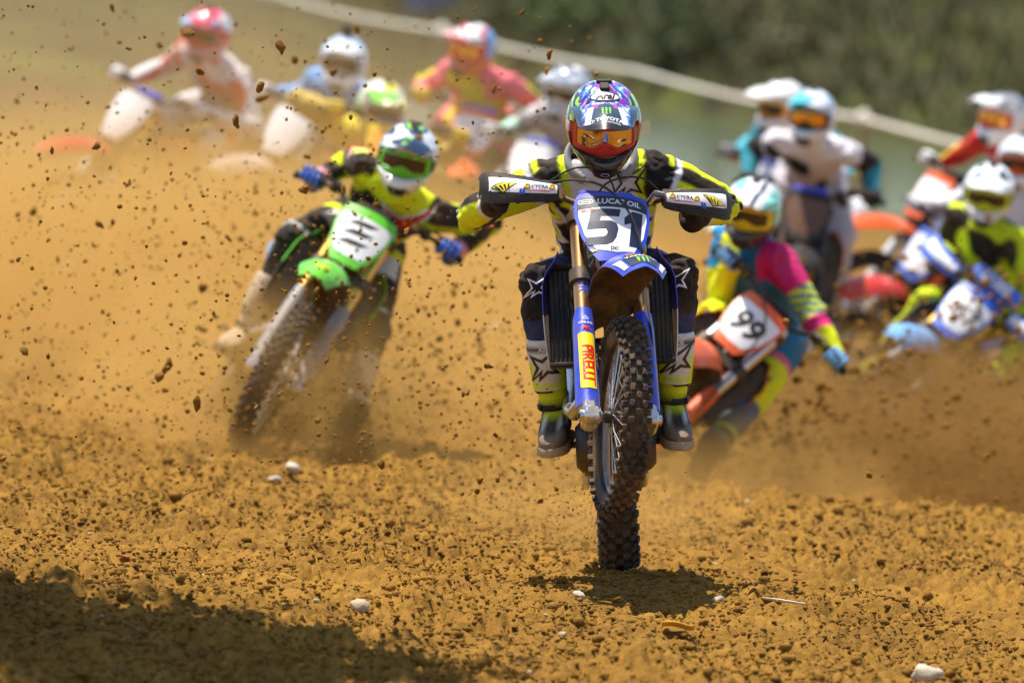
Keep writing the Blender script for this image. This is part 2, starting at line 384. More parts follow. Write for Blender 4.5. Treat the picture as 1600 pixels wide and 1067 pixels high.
# lumps lying on the track, each its own
IV1, IF1 = ico(1)
def lump_mesh(name, seed, flat=.7, rough=.5, lv=1):
    vv, ff = ico(lv); p = vv * (1 + rough * (noise3(vv + 5, 1.7, seed) - .5)[:, None] * 1.6 + .25 * (noise3(vv + 5, 4.1, seed + 1) - .5)[:, None]) * np.array([1, .85, flat])
    me = fast_mesh(name, p, ff, 3, smooth=True); return me
CL = [lump_mesh('clod', s, .75, .8) for s in range(6)]; PB = [lump_mesh('pebble', 30 + s, .6, .35, 2) for s in range(4)]
mat('pale_stone', (.45, .36, .24), .8, dirt=.4, bump=.3); mat('white_stone', (.56, .49, .38), .8, dirt=.45, bump=.3)
def put(name, me, m, p, s, label, cat, group=None, rz=None):
    o = obj(name, me, m); o.location = p; o.scale = (s, s, s); o.rotation_euler = (random.uniform(-.4, .4), random.uniform(-.4, .4), rz if rz is not None else random.uniform(0, 6.28))
    return tag(o, label, cat, group)
def gpt(px, py, zoff=0.):   # where the view ray through a photo pixel meets the track
    a0 = (px - 800) / 13333; b0 = (533.5 - py) / 13333; c, s = math.cos(R(4.5)), math.sin(R(4.5)); a = a0 * c - b0 * s; b_ = b0 * c + a0 * s
    pt = math.atan(584.5 / 13333); d = V(a, math.cos(pt) + b_ * math.sin(pt), -math.sin(pt) + b_ * math.cos(pt)); t = 10.
    while CAM_Z + d[2] * t > float(gh(d[0] * t, d[1] * t)) and t < 300: t += .03
    return V(d[0] * t, d[1] * t, float(gh(d[0] * t, d[1] * t)) + zoff)
for k in range(60):
    y = 26.2 + 9 * random.random(); x = random.uniform(-1, 1) * y * .062; s = .012 + .016 * random.random() ** 2
    put('dirt_clod', CL[k % 6], 'clod_dirt', (x, y, float(gh(x, y)) + s * .35), s, 'dark clod of dirt lying on the track', 'clod', 'clods lying on the track')
for k in range(46):
    y = 26.2 + 10 * random.random(); x = random.uniform(-.8, 1) * y * .06; s = .007 + .008 * random.random() ** 2
    put('pebble', PB[k % 4], 'pale_stone', (x, y, float(gh(x, y)) + s * .3), s, 'small pale pebble half buried in the dirt', 'pebble', 'pale pebbles in the dirt')
p = gpt(563, 955); put('stone', PB[0], 'pale_stone', p + V(0, 0, .006), .034, 'rounded beige stone at the edge of the foreground shade', 'stone')
p = gpt(457, 745); put('stone', PB[1], 'white_stone', p + V(0, 0, .03), .042, 'upright white stone behind the left dirt crest', 'stone')
p = gpt(430, 752); put('stone', PB[2], 'white_stone', p + V(0, 0, .008), .026, 'small flat white stone beside the upright white stone', 'stone')
p = gpt(1450, 1064); put('stone', PB[3], 'white_stone', p + V(0, 0, .0), .058, 'large pale stone at the bottom edge of the picture', 'stone')
p = gpt(904, 935); put('stone', PB[2], 'white_stone', p + V(0, 0, .006), .022, 'white stone just in front of the rear tyre', 'stone')
p = gpt(1122, 942); put('stone', PB[0], 'pale_stone', p + V(0, 0, .01), .026, 'grey stone lying in the lead motorcycle shadow', 'stone')
mb = MB(); p = gpt(1225, 945, .012); mb.tube([p + V(-.075, 0, .006), p + V(-.02, -.02, .004), p + V(.07, -.06, .002)], [.004, .006, .003], 6)
o = obj('stick', mb.mesh('stick'), 'white_stone'); tag(o, 'thin bleached stick lying on the dirt', 'stick')
mat('dry_leaf', (.62, .33, .03), .7); mat('red_leaf', (.40, .06, .02), .7)
def leaf(p, m, L_, lab, a):
    mb = MB(); c, s = math.cos(a), math.sin(a)
    mb.shell(lambda u, v: p + V(c * (u - .5) * L_ - s * (v - .5) * L_ * .5 * math.sin(math.pi * (.08 + .84 * u)), s * (u - .5) * L_ + c * (v - .5) * L_ * .5 * math.sin(math.pi * (.08 + .84 * u)), .012 + .05 * L_ * math.sin(u * 5) + .6 * L_ * (v - .5) ** 2), 8, 5, .0008)
    tag(obj('leaf', mb.mesh('leaf'), m), lab, 'leaf')
leaf(gpt(1058, 987), 'dry_leaf', .11, 'yellow dry leaf lying on the dirt', .2); leaf(gpt(192, 877), 'red_leaf', .05, 'small red leaf lying on the dirt', -.3)

# barrier rope and its posts, far bank trees and shrubs
mat('rope', (.74, .70, .60), .8, dirt=.2, bump=.4, bscale=30); mat('wood_post', (.34, .25, .14), .85, dirt=.3); mat('bark', (.13, .085, .05), .9, dirt=.2, bump=.6, bscale=12)
ra, rb_ = V(5.2, 72.9, .78), V(-5.2, 108.5, 1.78)
def ropept(t): return lerp(ra, rb_, t) + V(0, 0, -.05 * abs(math.sin(t * math.pi * 5)))
mb = MB(); mb.tube([ropept(t) for t in np.linspace(0, 1, 61)], .025, 8)
for t in np.linspace(.004, .996, 120): p = ropept(t); mb.lathe([(-.04, .028), (0, .035), (.04, .028)], p, rb_ - ra, 8)
tag(obj('barrier_rope', mb.mesh('rope'), 'rope'), 'thick pale rope strung along the pond edge', 'rope')
for k, (t, lb) in enumerate(((0.0, 'wooden rope post past the right picture edge'), (.2, 'wooden rope post with a round white cap beside the standing rider'), (.6, 'wooden rope post behind the pink and yellow rider'), (.8, 'rope post up the hill behind the white helmets'), (1., 'farthest rope post at the top of the hill'))):
    p = lerp(ra, rb_, t); z0 = float(gh(p[0], p[1])) - .2
    e = empty('rope_post', Matrix.Translation((p[0], p[1], z0))); tag(e, lb, 'post', 'posts of the barrier rope')
    mb = MB(); mb.tube([V(0, 0, 0), V(0, 0, p[2] - z0 - .05)], [.06, .052], 10); obj('shaft', mb.mesh('post'), 'wood_post', e)
    mb = MB(); mb.lathe([(-.06, .06), (0, .075), (.05, .06), (.08, .02)], (0, 0, p[2] - z0), (0, 0, 1), 12); obj('cap', mb.mesh('cap'), 'rope', e)
p = V(-3.55, 88.5, 0); z0 = float(gh(p[0], p[1])); mb = MB(); mb.tube([V(0, 0, -.2), V(0, 0, 3.4)], [.1, .09], 10)
o = obj('timber_pole', mb.mesh('pole'), 'wood_post'); o.location = (p[0], p[1], z0); tag(o, 'tall pale timber pole behind the red helmeted rider', 'pole')
mat('tarp_blue', (.14, .22, .42), .6, dirt=.2)
p = V(-2.5, 201.5, 0); z0 = float(gh(p[0], p[1])); mb = MB(); mb.box((0, 0, .85), (1.2, .8, 1.7), b=.03); mb.box((0, 0, 1.72), (1.3, .9, .08), b=.02)
mb.box((0, -.405, .9), (.7, .02, 1.4), b=.005)
o = obj('portable_cabin', mb.mesh('cabin'), 'tarp_blue'); o.location = (p[0], p[1], z0 - .05); tag(o, 'faded blue cabin standing behind the rope', 'cabin')
def leaf_cloud(name, c, rad, n, s, seed, m):
    r = np.random.default_rng(seed); nc = max(6, n // 60); cc = r.normal(size=(nc, 3)); cc = cc / np.linalg.norm(cc, axis=1)[:, None] * (r.random((nc, 1)) ** .4) * .85
    p = cc[r.integers(0, nc, n)] + r.normal(size=(n, 3)) * .20; p = p * np.array(rad) + np.array(c)
    a = r.normal(size=(n, 3)); a /= np.linalg.norm(a, axis=1)[:, None]; b_ = np.cross(a, r.normal(size=(n, 3))); b_ /= np.linalg.norm(b_, axis=1)[:, None]
    z = s * (.6 + .8 * r.random((n, 1))); v = np.stack([p - a * z, p + b_ * z * .5, p + a * z, p - b_ * z * .5], 1).reshape(-1, 3)
    return fast_mesh(name, v, np.arange(n * 4).reshape(-1, 4), 4, smooth=False)
mat('leaf_dark', (.035, .06, .012), .7, dirt=.1); mat('leaf_mid', (.07, .12, .018), .7, dirt=.1); mat('leaf_olive', (.09, .085, .025), .7, dirt=.1)
def tree(x, y, h, tr, crown_r, lab, seed, m='leaf_dark', n=1500, ls=.16, cz=None, cx=0, cyo=0, group=None):
    r = random.Random(seed); z0 = float(gh(x, y)) - .1; e = empty('tree', Matrix.Translation((x, y, z0))); tag(e, lab, 'tree', group)
    mb = MB(); lean = V(r.uniform(-.05, .05) * h + cx * .5, cyo * .5, 0); top = V(0, 0, h) + lean
    mb.tube([V(0, 0, 0), V(0, 0, h * .08), V(0, 0, h * .4) + lean * .3, V(0, 0, h * .75) + lean * .7, top], [tr * 1.5, tr, tr * .8, tr * .5, tr * .15], 9)
    cz = cz or h * .8
    for k in range(7):
        a = k * 2.4 + r.random(); s0 = V(0, 0, h * (.42 + .07 * k)) + lean * (.4 + .08 * k); d = V(math.cos(a), math.sin(a), .45) * crown_r[0] * .75 + V(cx, cyo, 0) * .5
        mb.tube([s0, s0 + d * .5 + V(0, 0, .1), s0 + d], [tr * .35, tr * .22, tr * .06], 6)
    obj('trunk', mb.mesh('trunk'), 'bark', e)
    obj('crown', leaf_cloud('crown', (cx + lean[0] * .5, cyo, cz), crown_r, n, ls, seed, m), m, e)
for k in range(9):
    x = 4.2 + k * 1.15 + random.uniform(-.3, .3) + (k > 6) * 3; y = 191 + random.uniform(-3, 6)
    tree(x, y, 9 + random.random() * 4, .17, (2.2, 2.2, 2.6), ('first', 'second', 'third', 'fourth', 'fifth', 'sixth', 'seventh', 'eighth', 'ninth')[k] + ' slender tree from the left in the row on the far bank', 50 + k, group='trees on the far bank')
for k, (x, y) in enumerate(((-9, 206), (-5, 211), (0.5, 211))):
    tree(x, y, 10, .2, (3, 3, 3), ('leafy tree farthest left beyond the hill', 'leafy tree beyond the hill just left of the blue cabin', 'leafy tree beyond the hill just right of the blue cabin')[k], 70 + k, 'leaf_mid', group='trees beyond the hill')
tree(-3.4, 27.9, 4.9, .13, (1.2, 2.0, .8), 'broad leafy tree shading the foreground dirt from beyond the left edge', 90, 'leaf_mid', 7400, .09, cz=4.6, cx=.95, cyo=-1.9)
for k in range(30):
    x = -4 + 22 * random.random(); y = float(far_y(x)) + 3 + 26 * random.random(); z0 = float(gh(x, y)); rr = .6 + 1.0 * random.random()
    e = empty('shrub', Matrix.Translation((x, y, z0))); tag(e, 'low bushy shrub growing on the far pond bank', 'shrub', 'shrubs on the far bank')
    mb = MB()
    for a in range(4): mb.tube([V(0, 0, -.1), V(math.cos(a * 1.6) * rr * .4, math.sin(a * 1.6) * rr * .4, rr * .7)], [.04, .015], 5)
    obj('stem', mb.mesh('stem'), 'bark', e); obj('crown', leaf_cloud('crown', (0, 0, rr * .55), (rr * 1.3, rr, rr * .6), 500, .11, 120 + k, 'x'), ('leaf_dark', 'leaf_mid', 'leaf_olive')[k % 3], e)
N = 14000; gx = -8 + 34 * rng.random(N); gy = far_y(gx) + 2 + 34 * rng.random(N); gz = gh(gx, gy, False); hgt = .15 + .35 * rng.random(N)
wv = rng.normal(size=(N, 2)) * .05; v = np.stack([np.c_[gx - .05, gy, gz - .02], np.c_[gx + .05, gy, gz - .02], np.c_[gx + wv[:, 0] * 3, gy + wv[:, 1] * 3, gz + hgt]], 1).reshape(-1, 3)
o = obj('grass', fast_mesh('grass', v, np.arange(N * 3).reshape(-1, 3), 3, False), 'leaf_olive'); tag(o, 'rough grass growing over the far bank', None, kind='stuff')

# ------------------------------------------------------------------ motorcycle, built once in its own frame
# origin: rear tyre contact; x forward, y to the rider's left, z up
RAKE = R(27); FU = V(-math.sin(RAKE), 0, math.cos(RAKE)); FN = V(math.cos(RAKE), 0, math.sin(RAKE)); AX = V(1.48, 0, .35); EY = V(0, 1, 0)
def fp(s, y, d): return AX + FU * s + FN * d + EY * y
PARTS = []       # (name, mesh, material keys, steered, parent index)
def part(name, me, keys, steer=False, parent=None, only=None):
    PARTS.append((name, me, keys if isinstance(keys, (list, tuple)) else [keys], steer, parent, only)); return len(PARTS) - 1

def tyre_mesh(Ro, wd, nk, front):
    mb = MB(); h = .030 if front else .034; Rc = Ro - .014; w2 = wd / 2 - .006
    prof = [(w2 * math.sin(a), Rc - h - (.012) + (h + .012) * math.cos(a) if abs(a) < 1.58 else 0) for a in np.linspace(-1.57, 1.57, 11)]
    prof = [(-w2 * .72, Rc - .075)] + prof + [(w2 * .72, Rc - .075)]
    mb.lathe(prof, (0, 0, 0), (0, 1, 0), 60, 0, closed=True)
    def knob(th, al, lw, ll, hh=.015):     # around angle, across angle
        ca, sa = math.cos(th), math.sin(th); rad = V(ca, 0, sa); tan = V(-sa, 0, ca)
        yy = w2 * math.sin(al); rr = Rc - h - .012 + (h + .012) * math.cos(al)
        nrm = unit(rad * math.cos(al) + EY * math.sin(al) * 1.15); side = np.cross(tan, nrm)
        Rm = np.column_stack([tan, side, nrm]); mb.box(rad * rr + EY * yy + nrm * hh * .4, (ll, lw, hh + .006), Rm, b=.0025)
    for k in range(nk):
        t = 2 * math.pi * k / nk; t2 = t + math.pi / nk
        if front:
            for y in (-.42, .42): knob(t, y, .019, .024)
            for y in (-1.28, 1.28): knob(t, y, .017, .022)
            knob(t2, 0, .017, .022)
            for y in (-.86, .86): knob(t2, y, .018, .022)
        else:
            for y in (-.36, .36): knob(t, y, .026, .026)
            for y in (-1.15, 1.15): knob(t, y, .024, .026)
            for y in (-.75, .75): knob(t2, y, .024, .024)
            if k % 2: knob(t2, 0, .026, .022)
    return mb.mesh('tyre', fix=True)
def rim_mesh(Rr, wd):
    mb = MB(); a = wd / 2
    mb.lathe([(-a, Rr + .012), (-a, Rr - .004), (-a * .72, Rr - .006), (-a * .5, Rr - .018), (a * .5, Rr - .018), (a * .72, Rr - .006), (a, Rr - .004), (a, Rr + .012), (a * .8, Rr + .012), (a * .5, Rr - .008), (-a * .5, Rr - .008), (-a * .8, Rr + .012)], (0, 0, 0), (0, 1, 0), 64, 0, closed=True)
    return mb.mesh('rim')
def hub_mesh(wd, fr):
    mb = MB(); a = wd / 2
    mb.lathe([(-a - .02, .012), (-a - .02, .02), (-a, .022), (-a, fr), (-a + .007, fr), (-a + .012, .024), (a - .012, .024), (a - .007, fr), (a, fr), (a, .022), (a + .02, .02), (a + .02, .012)], (0, 0, 0), (0, 1, 0), 24)
    return mb.mesh('hub')
def spoke_ends(k, n, fr, Rr, a):
    sd = 1 if k % 2 else -1; t = 2 * math.pi * k / n; d = (1 if (k // 2) % 2 else -1) * .55
    p0 = V(math.cos(t + d) * fr * .9, sd * a, math.sin(t + d) * fr * .9); p1 = V(math.cos(t) * Rr, sd * .006, math.sin(t) * Rr); return p0, p1
def spoke_mesh(ks, n, fr, Rr, a, r_=.0021):
    mb = MB()
    for k in ks:
        p0, p1 = spoke_ends(k, n, fr, Rr, a); mb.tube([p0, p1], r_, 5); mb.tube([lerp(p0, p1, .94), p1], r_ * 1.7, 5)
    return mb.mesh('spoke')
def disc_mesh(ro, ri, y):
    mb = MB(); mb.lathe([(y - .0018, ri), (y - .0018, ro), (y + .0018, ro), (y + .0018, ri)], (0, 0, 0), (0, 1, 0), 48, 0, closed=True)
    for k in range(6):
        a = k * math.pi / 3; mb.box(V(math.cos(a) * ri * .7, y, math.sin(a) * ri * .7), (ri * .75, .004, .014), np.array(Matrix.Rotation(-a, 3, 'Y')), .001)
    return mb.mesh('disc')
FT = tyre_mesh(.350, .092, 38, True); RT = tyre_mesh(.340, .135, 34, False)
for nm, c, st, tm, Rr, rw, n_, keyt in (('front_wheel', AX, True, FT, .272, .045, 36, 'tyre'), ('rear_wheel', V(0, 0, .34), False, RT, .25, .06, 36, 'rtyre')):
    hub = hub_mesh(.075, .036); tr = Matrix.Translation(Vector(c))
    for me in (hub,): me.transform(tr)
    i = part(nm, hub, 'hub', st)
    for n2, me, key in (('tyre', tm, keyt), ('rim', rim_mesh(Rr, rw), 'rim')):
        me.transform(tr); part(n2, me, key, st, i)
    if st:
        for k in range(n_):
            me = spoke_mesh([k], n_, .034, Rr - .016, .032); me.transform(tr); part('spoke', me, 'spoke', st, i, 'near')
        me = spoke_mesh(range(0, n_), n_, .034, Rr - .016, .032); me.transform(tr); part('spoke_set', me, 'spoke', st, i, 'far')
    else:
        me = spoke_mesh(range(n_), n_, .034, Rr - .016, .032); me.transform(tr); part('spoke_set', me, 'spoke', st, i)
    me = disc_mesh(.13 if st else .12, .095, .052 if st else -.055); me.transform(tr); part('brake_disc', me, 'steel', st, i)
# front end
FORK_I = []
for sd in (-1, 1):
    y = sd * .104; mb = MB()
    mb.tube([fp(.40, y, -.03), fp(.42, y, -.03), fp(.88, y, -.03)], [.029, .0285, .0285], 18, 0); mb.tube([fp(.87, y, -.03), fp(.90, y, -.03)], [.026, .022], 14, 2)
    mb.tube([fp(.405, y, -.03), fp(.43, y, -.03)], .0325, 16, 3)
    mb.tube([fp(.02, y, -.03), fp(.41, y, -.03)], .024, 16, 1)
    Rm = np.column_stack([FN, EY, FU])
    mb.box(fp(.015, y, -.018), (.07, .052, .10), Rm, .012, 2); mb.box(fp(-.005, y * .97, .012), (.05, .058, .06), Rm, .01, 2)
    mb.lathe([(-.038, .010), (-.038, .020), (.038, .020), (.038, .010)], fp(0, y, 0), EY, 16, 2); mb.lathe([(-.043, .004), (-.043, .013), (.043, .013), (.043, .004)], fp(0, y, 0), EY, 12, 3)
    i = part('fork_leg', mb.mesh('fork_leg'), ['fork', 'chrome', 'alloy', 'black_metal'], True); FORK_I.append(i)
    mb = MB()
    def gfn(u, v, y=y, sd=sd):
        s = lerp(.045, .455, u); a = (v - .5) * R(215); r_ = .037 + .006 * (1 - u) - .003 * ss(.8, 1, u)
        taper = 1 - .45 * ss(.86, 1., u) - .12 * ss(.1, 0, u)
        a *= taper
        return fp(s, y + r_ * math.sin(a), -.03 + r_ * math.cos(a) * 1.05)
    mb.shell(gfn, 22, 15, -.003); gm = mb.mesh('fork_guard'); part('fork_guard', gm, 'fguard', True, i)
    if sd < 0: GUARD = gm; GUARD_I = i
mb = MB(); Rm = np.column_stack([FN, EY, FU])
for s, h in ((.60, .05), (.845, .035)):
    mb.box(fp(s, 0, -.055), (.07, .17, h), Rm, .008)
    for sd in (-1, 1): mb.lathe([(-h / 2, .030), (-h / 2, .041), (h / 2, .041), (h / 2, .030)], fp(s, sd * .104, -.03), FU, 20)
mb.tube([fp(.58, 0, -.055), fp(.88, 0, -.055)], .024, 12)
for sd in (-1, 1): mb.box(fp(.885, sd * .045, -.035), (.04, .03, .06), Rm, .006)
part('triple_clamp', mb.mesh('clamp'), 'black_metal', True)
BARP = [(.912, .0, -.03), (.912, .06, -.03), (.925, .11, -.032), (.985, .205, -.05), (.992, .28, -.07), (.985, .415, -.115)]
def bar_at(y):
    a = abs(y)
    for (s0, y0, d0), (s1, y1, d1) in zip(BARP[:-1], BARP[1:]):
        if a <= y1: t = (a - y0) / (y1 - y0); return fp(lerp(s0, s1, t), y, lerp(d0, d1, t))
    return fp(BARP[-1][0], y, BARP[-1][2])
mb = MB(); mb.tube([bar_at(y) for y in np.linspace(-.415, .415, 43)], [.0142 if abs(y) < .1 else .0112 for y in np.linspace(-.415, .415, 43)], 12)
hb = part('handlebar', mb.mesh('bar'), 'bar', True)
mb = MB(); mb.box(fp(.945, 0, -.02), (.05, .20, .045), Rm, .014); padm = mb.mesh('pad'); part('bar_pad', padm, 'pad', True, hb)
for sd in (-1, 1):
    mb = MB(); ysq = np.linspace(.285, .418, 24); mb.tube([bar_at(sd * y) for y in ysq], [.0168 + .0012 * (k % 2) for k in range(24)], 12); mb.lathe([(-.004, .015), (-.004, .023), (.003, .023), (.003, .015)], bar_at(sd * .284), EY, 14)
    part('grip', mb.mesh('grip'), 'grip', True, hb)
    mb = MB(); b0 = bar_at(sd * .215); mb.box(b0 + FN * .02, (.05, .035, .03), Rm, .006); mb.tube([b0 + FN * .035, b0 + FN * .062 + EY * sd * .05, b0 + FN * .060 + EY * sd * .12 - FU * .008, b0 + FN * .045 + EY * sd * .175 - FU * .012], [.007, .006, .0055, .007], 8)
    mb.lathe([(-.018, .016), (-.018, .024), (.018, .024), (.018, .016)], bar_at(sd * .225), EY, 12)
    part('lever', mb.mesh('lever'), 'black_metal', True)
# number plate
def plate_pt(a, b_, off=0.):
    return fp(.765 + b_, a, .082 - 1.9 * a * a - .10 * max(0, b_) ** 1 * .3 + off)
def plate_half(b_):   # half width along height
    return float(np.interp(b_, [-.165, -.13, -.06, .03, .085, .118, .13], [.060, .082, .112, .130, .131, .122, .112]))
def plfn(u, v):
    b_ = lerp(-.165, .13, u); hw = plate_half(b_); a = (v * 2 - 1) * hw; return plate_pt(a, b_)
mb = MB(); mb.shell(plfn, 24, 21, .004); PLATE = mb.mesh('plate'); PL_I = part('number_plate', PLATE, 'plate_base', True)
PLB = bvh_of(PLATE)
def on_plate(s, off=.0015): return decal(s, PLB, plate_pt(0, 0), EY, FU, off)
field = poly2d([(-.118, .082)] + [(x, .085) for x in np.linspace(-.10, .10, 9)] + [(.118, .082), (.119, .03), (.103, -.05), (.066, -.118), (0, -.128), (-.066, -.118), (-.103, -.05), (-.119, .03)])
part('plate_field', on_plate(field), 'plate_field', True, PL_I)
# front fender
FX = [(1.09, .72), (1.16, .80), (1.26, .858), (1.42, .895), (1.60, .892), (1.75, .855), (1.85, .805)]; FW = [.05, .062, .085, .100, .103, .096, .066]
def fend(u, v):
    t = u * 6; i = min(5, int(t)); f_ = t - i; P = [np.array(p) for p in FX]; P = [2 * P[0] - P[1]] + P + [2 * P[-1] - P[-2]]
    p0, p1, p2, p3 = P[i], P[i + 1], P[i + 2], P[i + 3]
    c = .5 * (2 * p1 + (p2 - p0) * f_ + (2 * p0 - 5 * p1 + 4 * p2 - p3) * f_ ** 2 + (3 * p1 - p0 - 3 * p2 + p3) * f_ ** 3)
    w_ = float(np.interp(u, np.linspace(0, 1, 7), FW)); a = v * 2 - 1
    return V(c[0] - .05 * a * a * u, a * w_, c[1] - (.055 - .030 * ss(.5, 1, u)) * abs(a) ** 2.6 + .006 * math.exp(-(a / .25) ** 2))
mb = MB(); mb.shell(fend, 28, 17, -.003)
for k in range(0, 2 * 27 * 16, 2): mb.m[k] = 1
FEND = mb.mesh('fender', 2); FE_I = part('front_fender', FEND, ['fender', 'mud_and_shade'], True)
mb = MB(); c = fp(.075, .065, -.06); mb.box(c, (.06, .035, .085), Rm, .012); mb.box(c + EY * .02, (.04, .02, .05), Rm, .006); part('brake_caliper', mb.mesh('caliper'), 'caliper', True)
# chassis
mb = MB()
mb.tube([V(1.10, 0, .93), V(1.03, 0, .80), V(.93, 0, .45), V(.84, 0, .28), V(.5, 0, .25)], [.03, .028, .026, .026, .024], 10)
for sd in (-1, 1):
    mb.tube([V(1.09, sd * .03, .95), V(.95, sd * .10, .88), V(.62, sd * .11, .66), V(.46, sd * .10, .50), V(.45, sd * .09, .30)], [(.022, .035)] * 5, 10, xax=EY)
    mb.tube([V(.62, sd * .08, .72), V(.1, sd * .09, .86), V(-.12, sd * .07, .88)], .013, 8); mb.tube([V(.47, sd * .09, .5), V(.15, sd * .09, .80)], .012, 8)
part('frame', mb.mesh('frame'), 'frame')
mb = MB(); mb.box((.64, 0, .40), (.34, .19, .24), None, .05); mb.lathe([(-.14, .04), (-.14, .07), (-.12, .09), (-.09, .10), (.09, .10), (.12, .09), (.14, .07), (.14, .04)], (.60, 0, .38), EY, 24); mb.box((.72, 0, .58), (.17, .16, .22), np.array(Matrix.Rotation(R(8), 3, 'Y')), .02); mb.box((.74, 0, .70), (.19, .18, .08), np.array(Matrix.Rotation(R(8), 3, 'Y')), .02)
for k in range(4): mb.box((.72, 0, .50 + .035 * k), (.20, .19, .008), np.array(Matrix.Rotation(R(8), 3, 'Y')), .002)
part('engine', mb.mesh('engine'), 'engine')
mb = MB(); mb.shell(lambda u, v: V(lerp(.98, .45, u) , (v - .5) * .19, .43 - .21 * math.sin(min(1, u * 1.6) * math.pi / 2) + .12 * abs(v - .5) ** 2), 14, 9, .004); part('skid_plate', mb.mesh('skid'), 'black_metal')
mb = MB(); mb.tube([V(.82, .0, .66), V(.92, -.04, .62), V(.95, -.09, .52), V(.88, -.14, .46), V(.70, -.155, .50), V(.45, -.14, .62), V(.25, -.15, .72)], [.024, .026, .027, .027, .027, .026, .026], 12); mb.tube([V(.25, -.16, .72), V(.2, -.165, .745), V(-.12, -.175, .82), V(-.15, -.175, .825)], [(.03, .035), (.05, .06), (.048, .058), (.03, .03)], 14)
part('exhaust_pipe', mb.mesh('exhaust'), 'exhaust')
def ring_(x, zc, hw, hh, n=16, e=2.6):
    return [V(x, hw * np.sign(math.cos(a)) * abs(math.cos(a)) ** (2 / e), zc + hh * np.sign(math.sin(a)) * abs(math.sin(a)) ** (2 / e)) for a in np.linspace(0, 2 * math.pi, n, endpoint=False)]
mb = MB(); mb.loft([ring_(1.03, .93, .07, .06), ring_(.95, .92, .13, .09), ring_(.82, .90, .14, .10), ring_(.68, .88, .10, .07)]); part('fuel_tank', mb.mesh('tank'), 'black_plastic')
mb = MB(); mb.loft([ring_(.96, .975, .05, .025), ring_(.8, .965, .07, .04), ring_(.55, .93, .078, .045), ring_(.25, .94, .085, .05), ring_(0, .965, .082, .04), ring_(-.1, .985, .06, .02)]); part('seat', mb.mesh('seat'), 'seat')
mb = MB(); mb.shell(lambda u, v: V(lerp(.12, -.52, u), (v * 2 - 1) * lerp(.095, .075, u), lerp(.88, 1.0, u) - .05 * (v * 2 - 1) ** 2 + .03 * math.sin(u * 3.1)), 14, 9, -.003); part('rear_fender', mb.mesh('rfender'), 'plastic')
for sd in (-1, 1):
    mb = MB(); mb.box((1.0, sd * .168, .775), (.035, .092, .36), np.array(Matrix.Rotation(R(-10), 3, 'Y')), .006); ri = part('radiator', mb.mesh('radiator'), 'black_metal')
    Rr_ = np.array(Matrix.Rotation(R(-10), 3, 'Y'))
    for k in range(6):
        mb = MB(); mb.box(V(1.0, sd * .168, .775) + Rr_ @ V(.026, -.038 + .0152 * k, 0), (.014, .0045, .335), Rr_, .001); part('louver', mb.mesh('louver'), 'louver', False, ri, 'near')
    for k in (0, 1):
        mb = MB(); mb.box(V(1.0, sd * .168, .775) + Rr_ @ V(.027, 0, (-.178, .178)[k]), (.022, .10, .016), Rr_, .004); part('louver_rail', mb.mesh('lrail'), 'louver', False, ri, 'near')
    def shr(u, v, sd=sd):
        x = lerp(1.075, .60, u) - .03 * (1 - v) * (1 - u); zt = lerp(1.00, .94, u); zb = lerp(.60, .84, ss(0, 1, u)); z = lerp(zb, zt, v)
        y = lerp(.222, .125, ss(.1, 1, u)) + .012 * math.sin(v * math.pi) - .05 * ss(.75, 1, v) ; return V(x, sd * y, z)
    mb = MB(); mb.shell(shr, 16, 12, .003 * sd)
    for f_i, f_ in enumerate(mb.f):
        zc = np.mean([mb.v[i][2] for i in f_]); xc = np.mean([mb.v[i][0] for i in f_])
        if zc < .80 + .2 * (1.0 - xc): mb.m[f_i] = 1
    part('radiator_shroud', mb.mesh('shroud', 2), ['shroud', 'shroud2'])
    mb = MB(); mb.shell(lambda u, v, sd=sd: V(lerp(.42, -.2, u), sd * (.125 + .02 * math.sin(v * 3)), lerp(lerp(.60, .80, u), .90, v)), 10, 8, .003 * sd); part('side_panel', mb.mesh('sidepanel'), 'side')
    mb = MB(); mb.box((.55, sd * .20, .395), (.055, .10, .014), None, .003); mb.tube([V(.55, sd * .11, .40), V(.55, sd * .16, .395)], .012, 8)
    for k in range(5):
        for q_ in (-1, 1): mb.box((.55 + q_ * .022, sd * (.16 + .02 * k), .408), (.008, .008, .016), None, .002)
    part('foot_peg', mb.mesh('peg'), 'black_metal')
mb = MB()
for sd in (-1, 1): mb.tube([V(.47, sd * .09, .40), V(.3, sd * .105, .39), V(0, sd * .105, .34), V(-.05, sd * .105, .335)], [(.02, .038), (.018, .034), (.014, .026), (.012, .02)], 10, xax=EY)
mb.box((.40, 0, .40), (.06, .2, .06), None, .012); part('swingarm', mb.mesh('swingarm'), 'alloy')
mb = MB(); mb.lathe([(.06, .105), (.06, .115), (.066, .115), (.066, .105)], (0, 0, .34), EY, 40, 0, closed=True)
for z in (.45, .23): mb.box((.27, .063, .34 + (z - .34) * .75), (.58, .012, .014), np.array(Matrix.Rotation(R(-4 if z > .34 else 2), 3, 'Y')), .003)
part('drive_chain', mb.mesh('chain'), 'black_metal')
mb = MB(); mb.tube([V(.42, 0, .45), V(.36, 0, .78)], .035, 12); part('rear_shock', mb.mesh('shock'), 'steel')

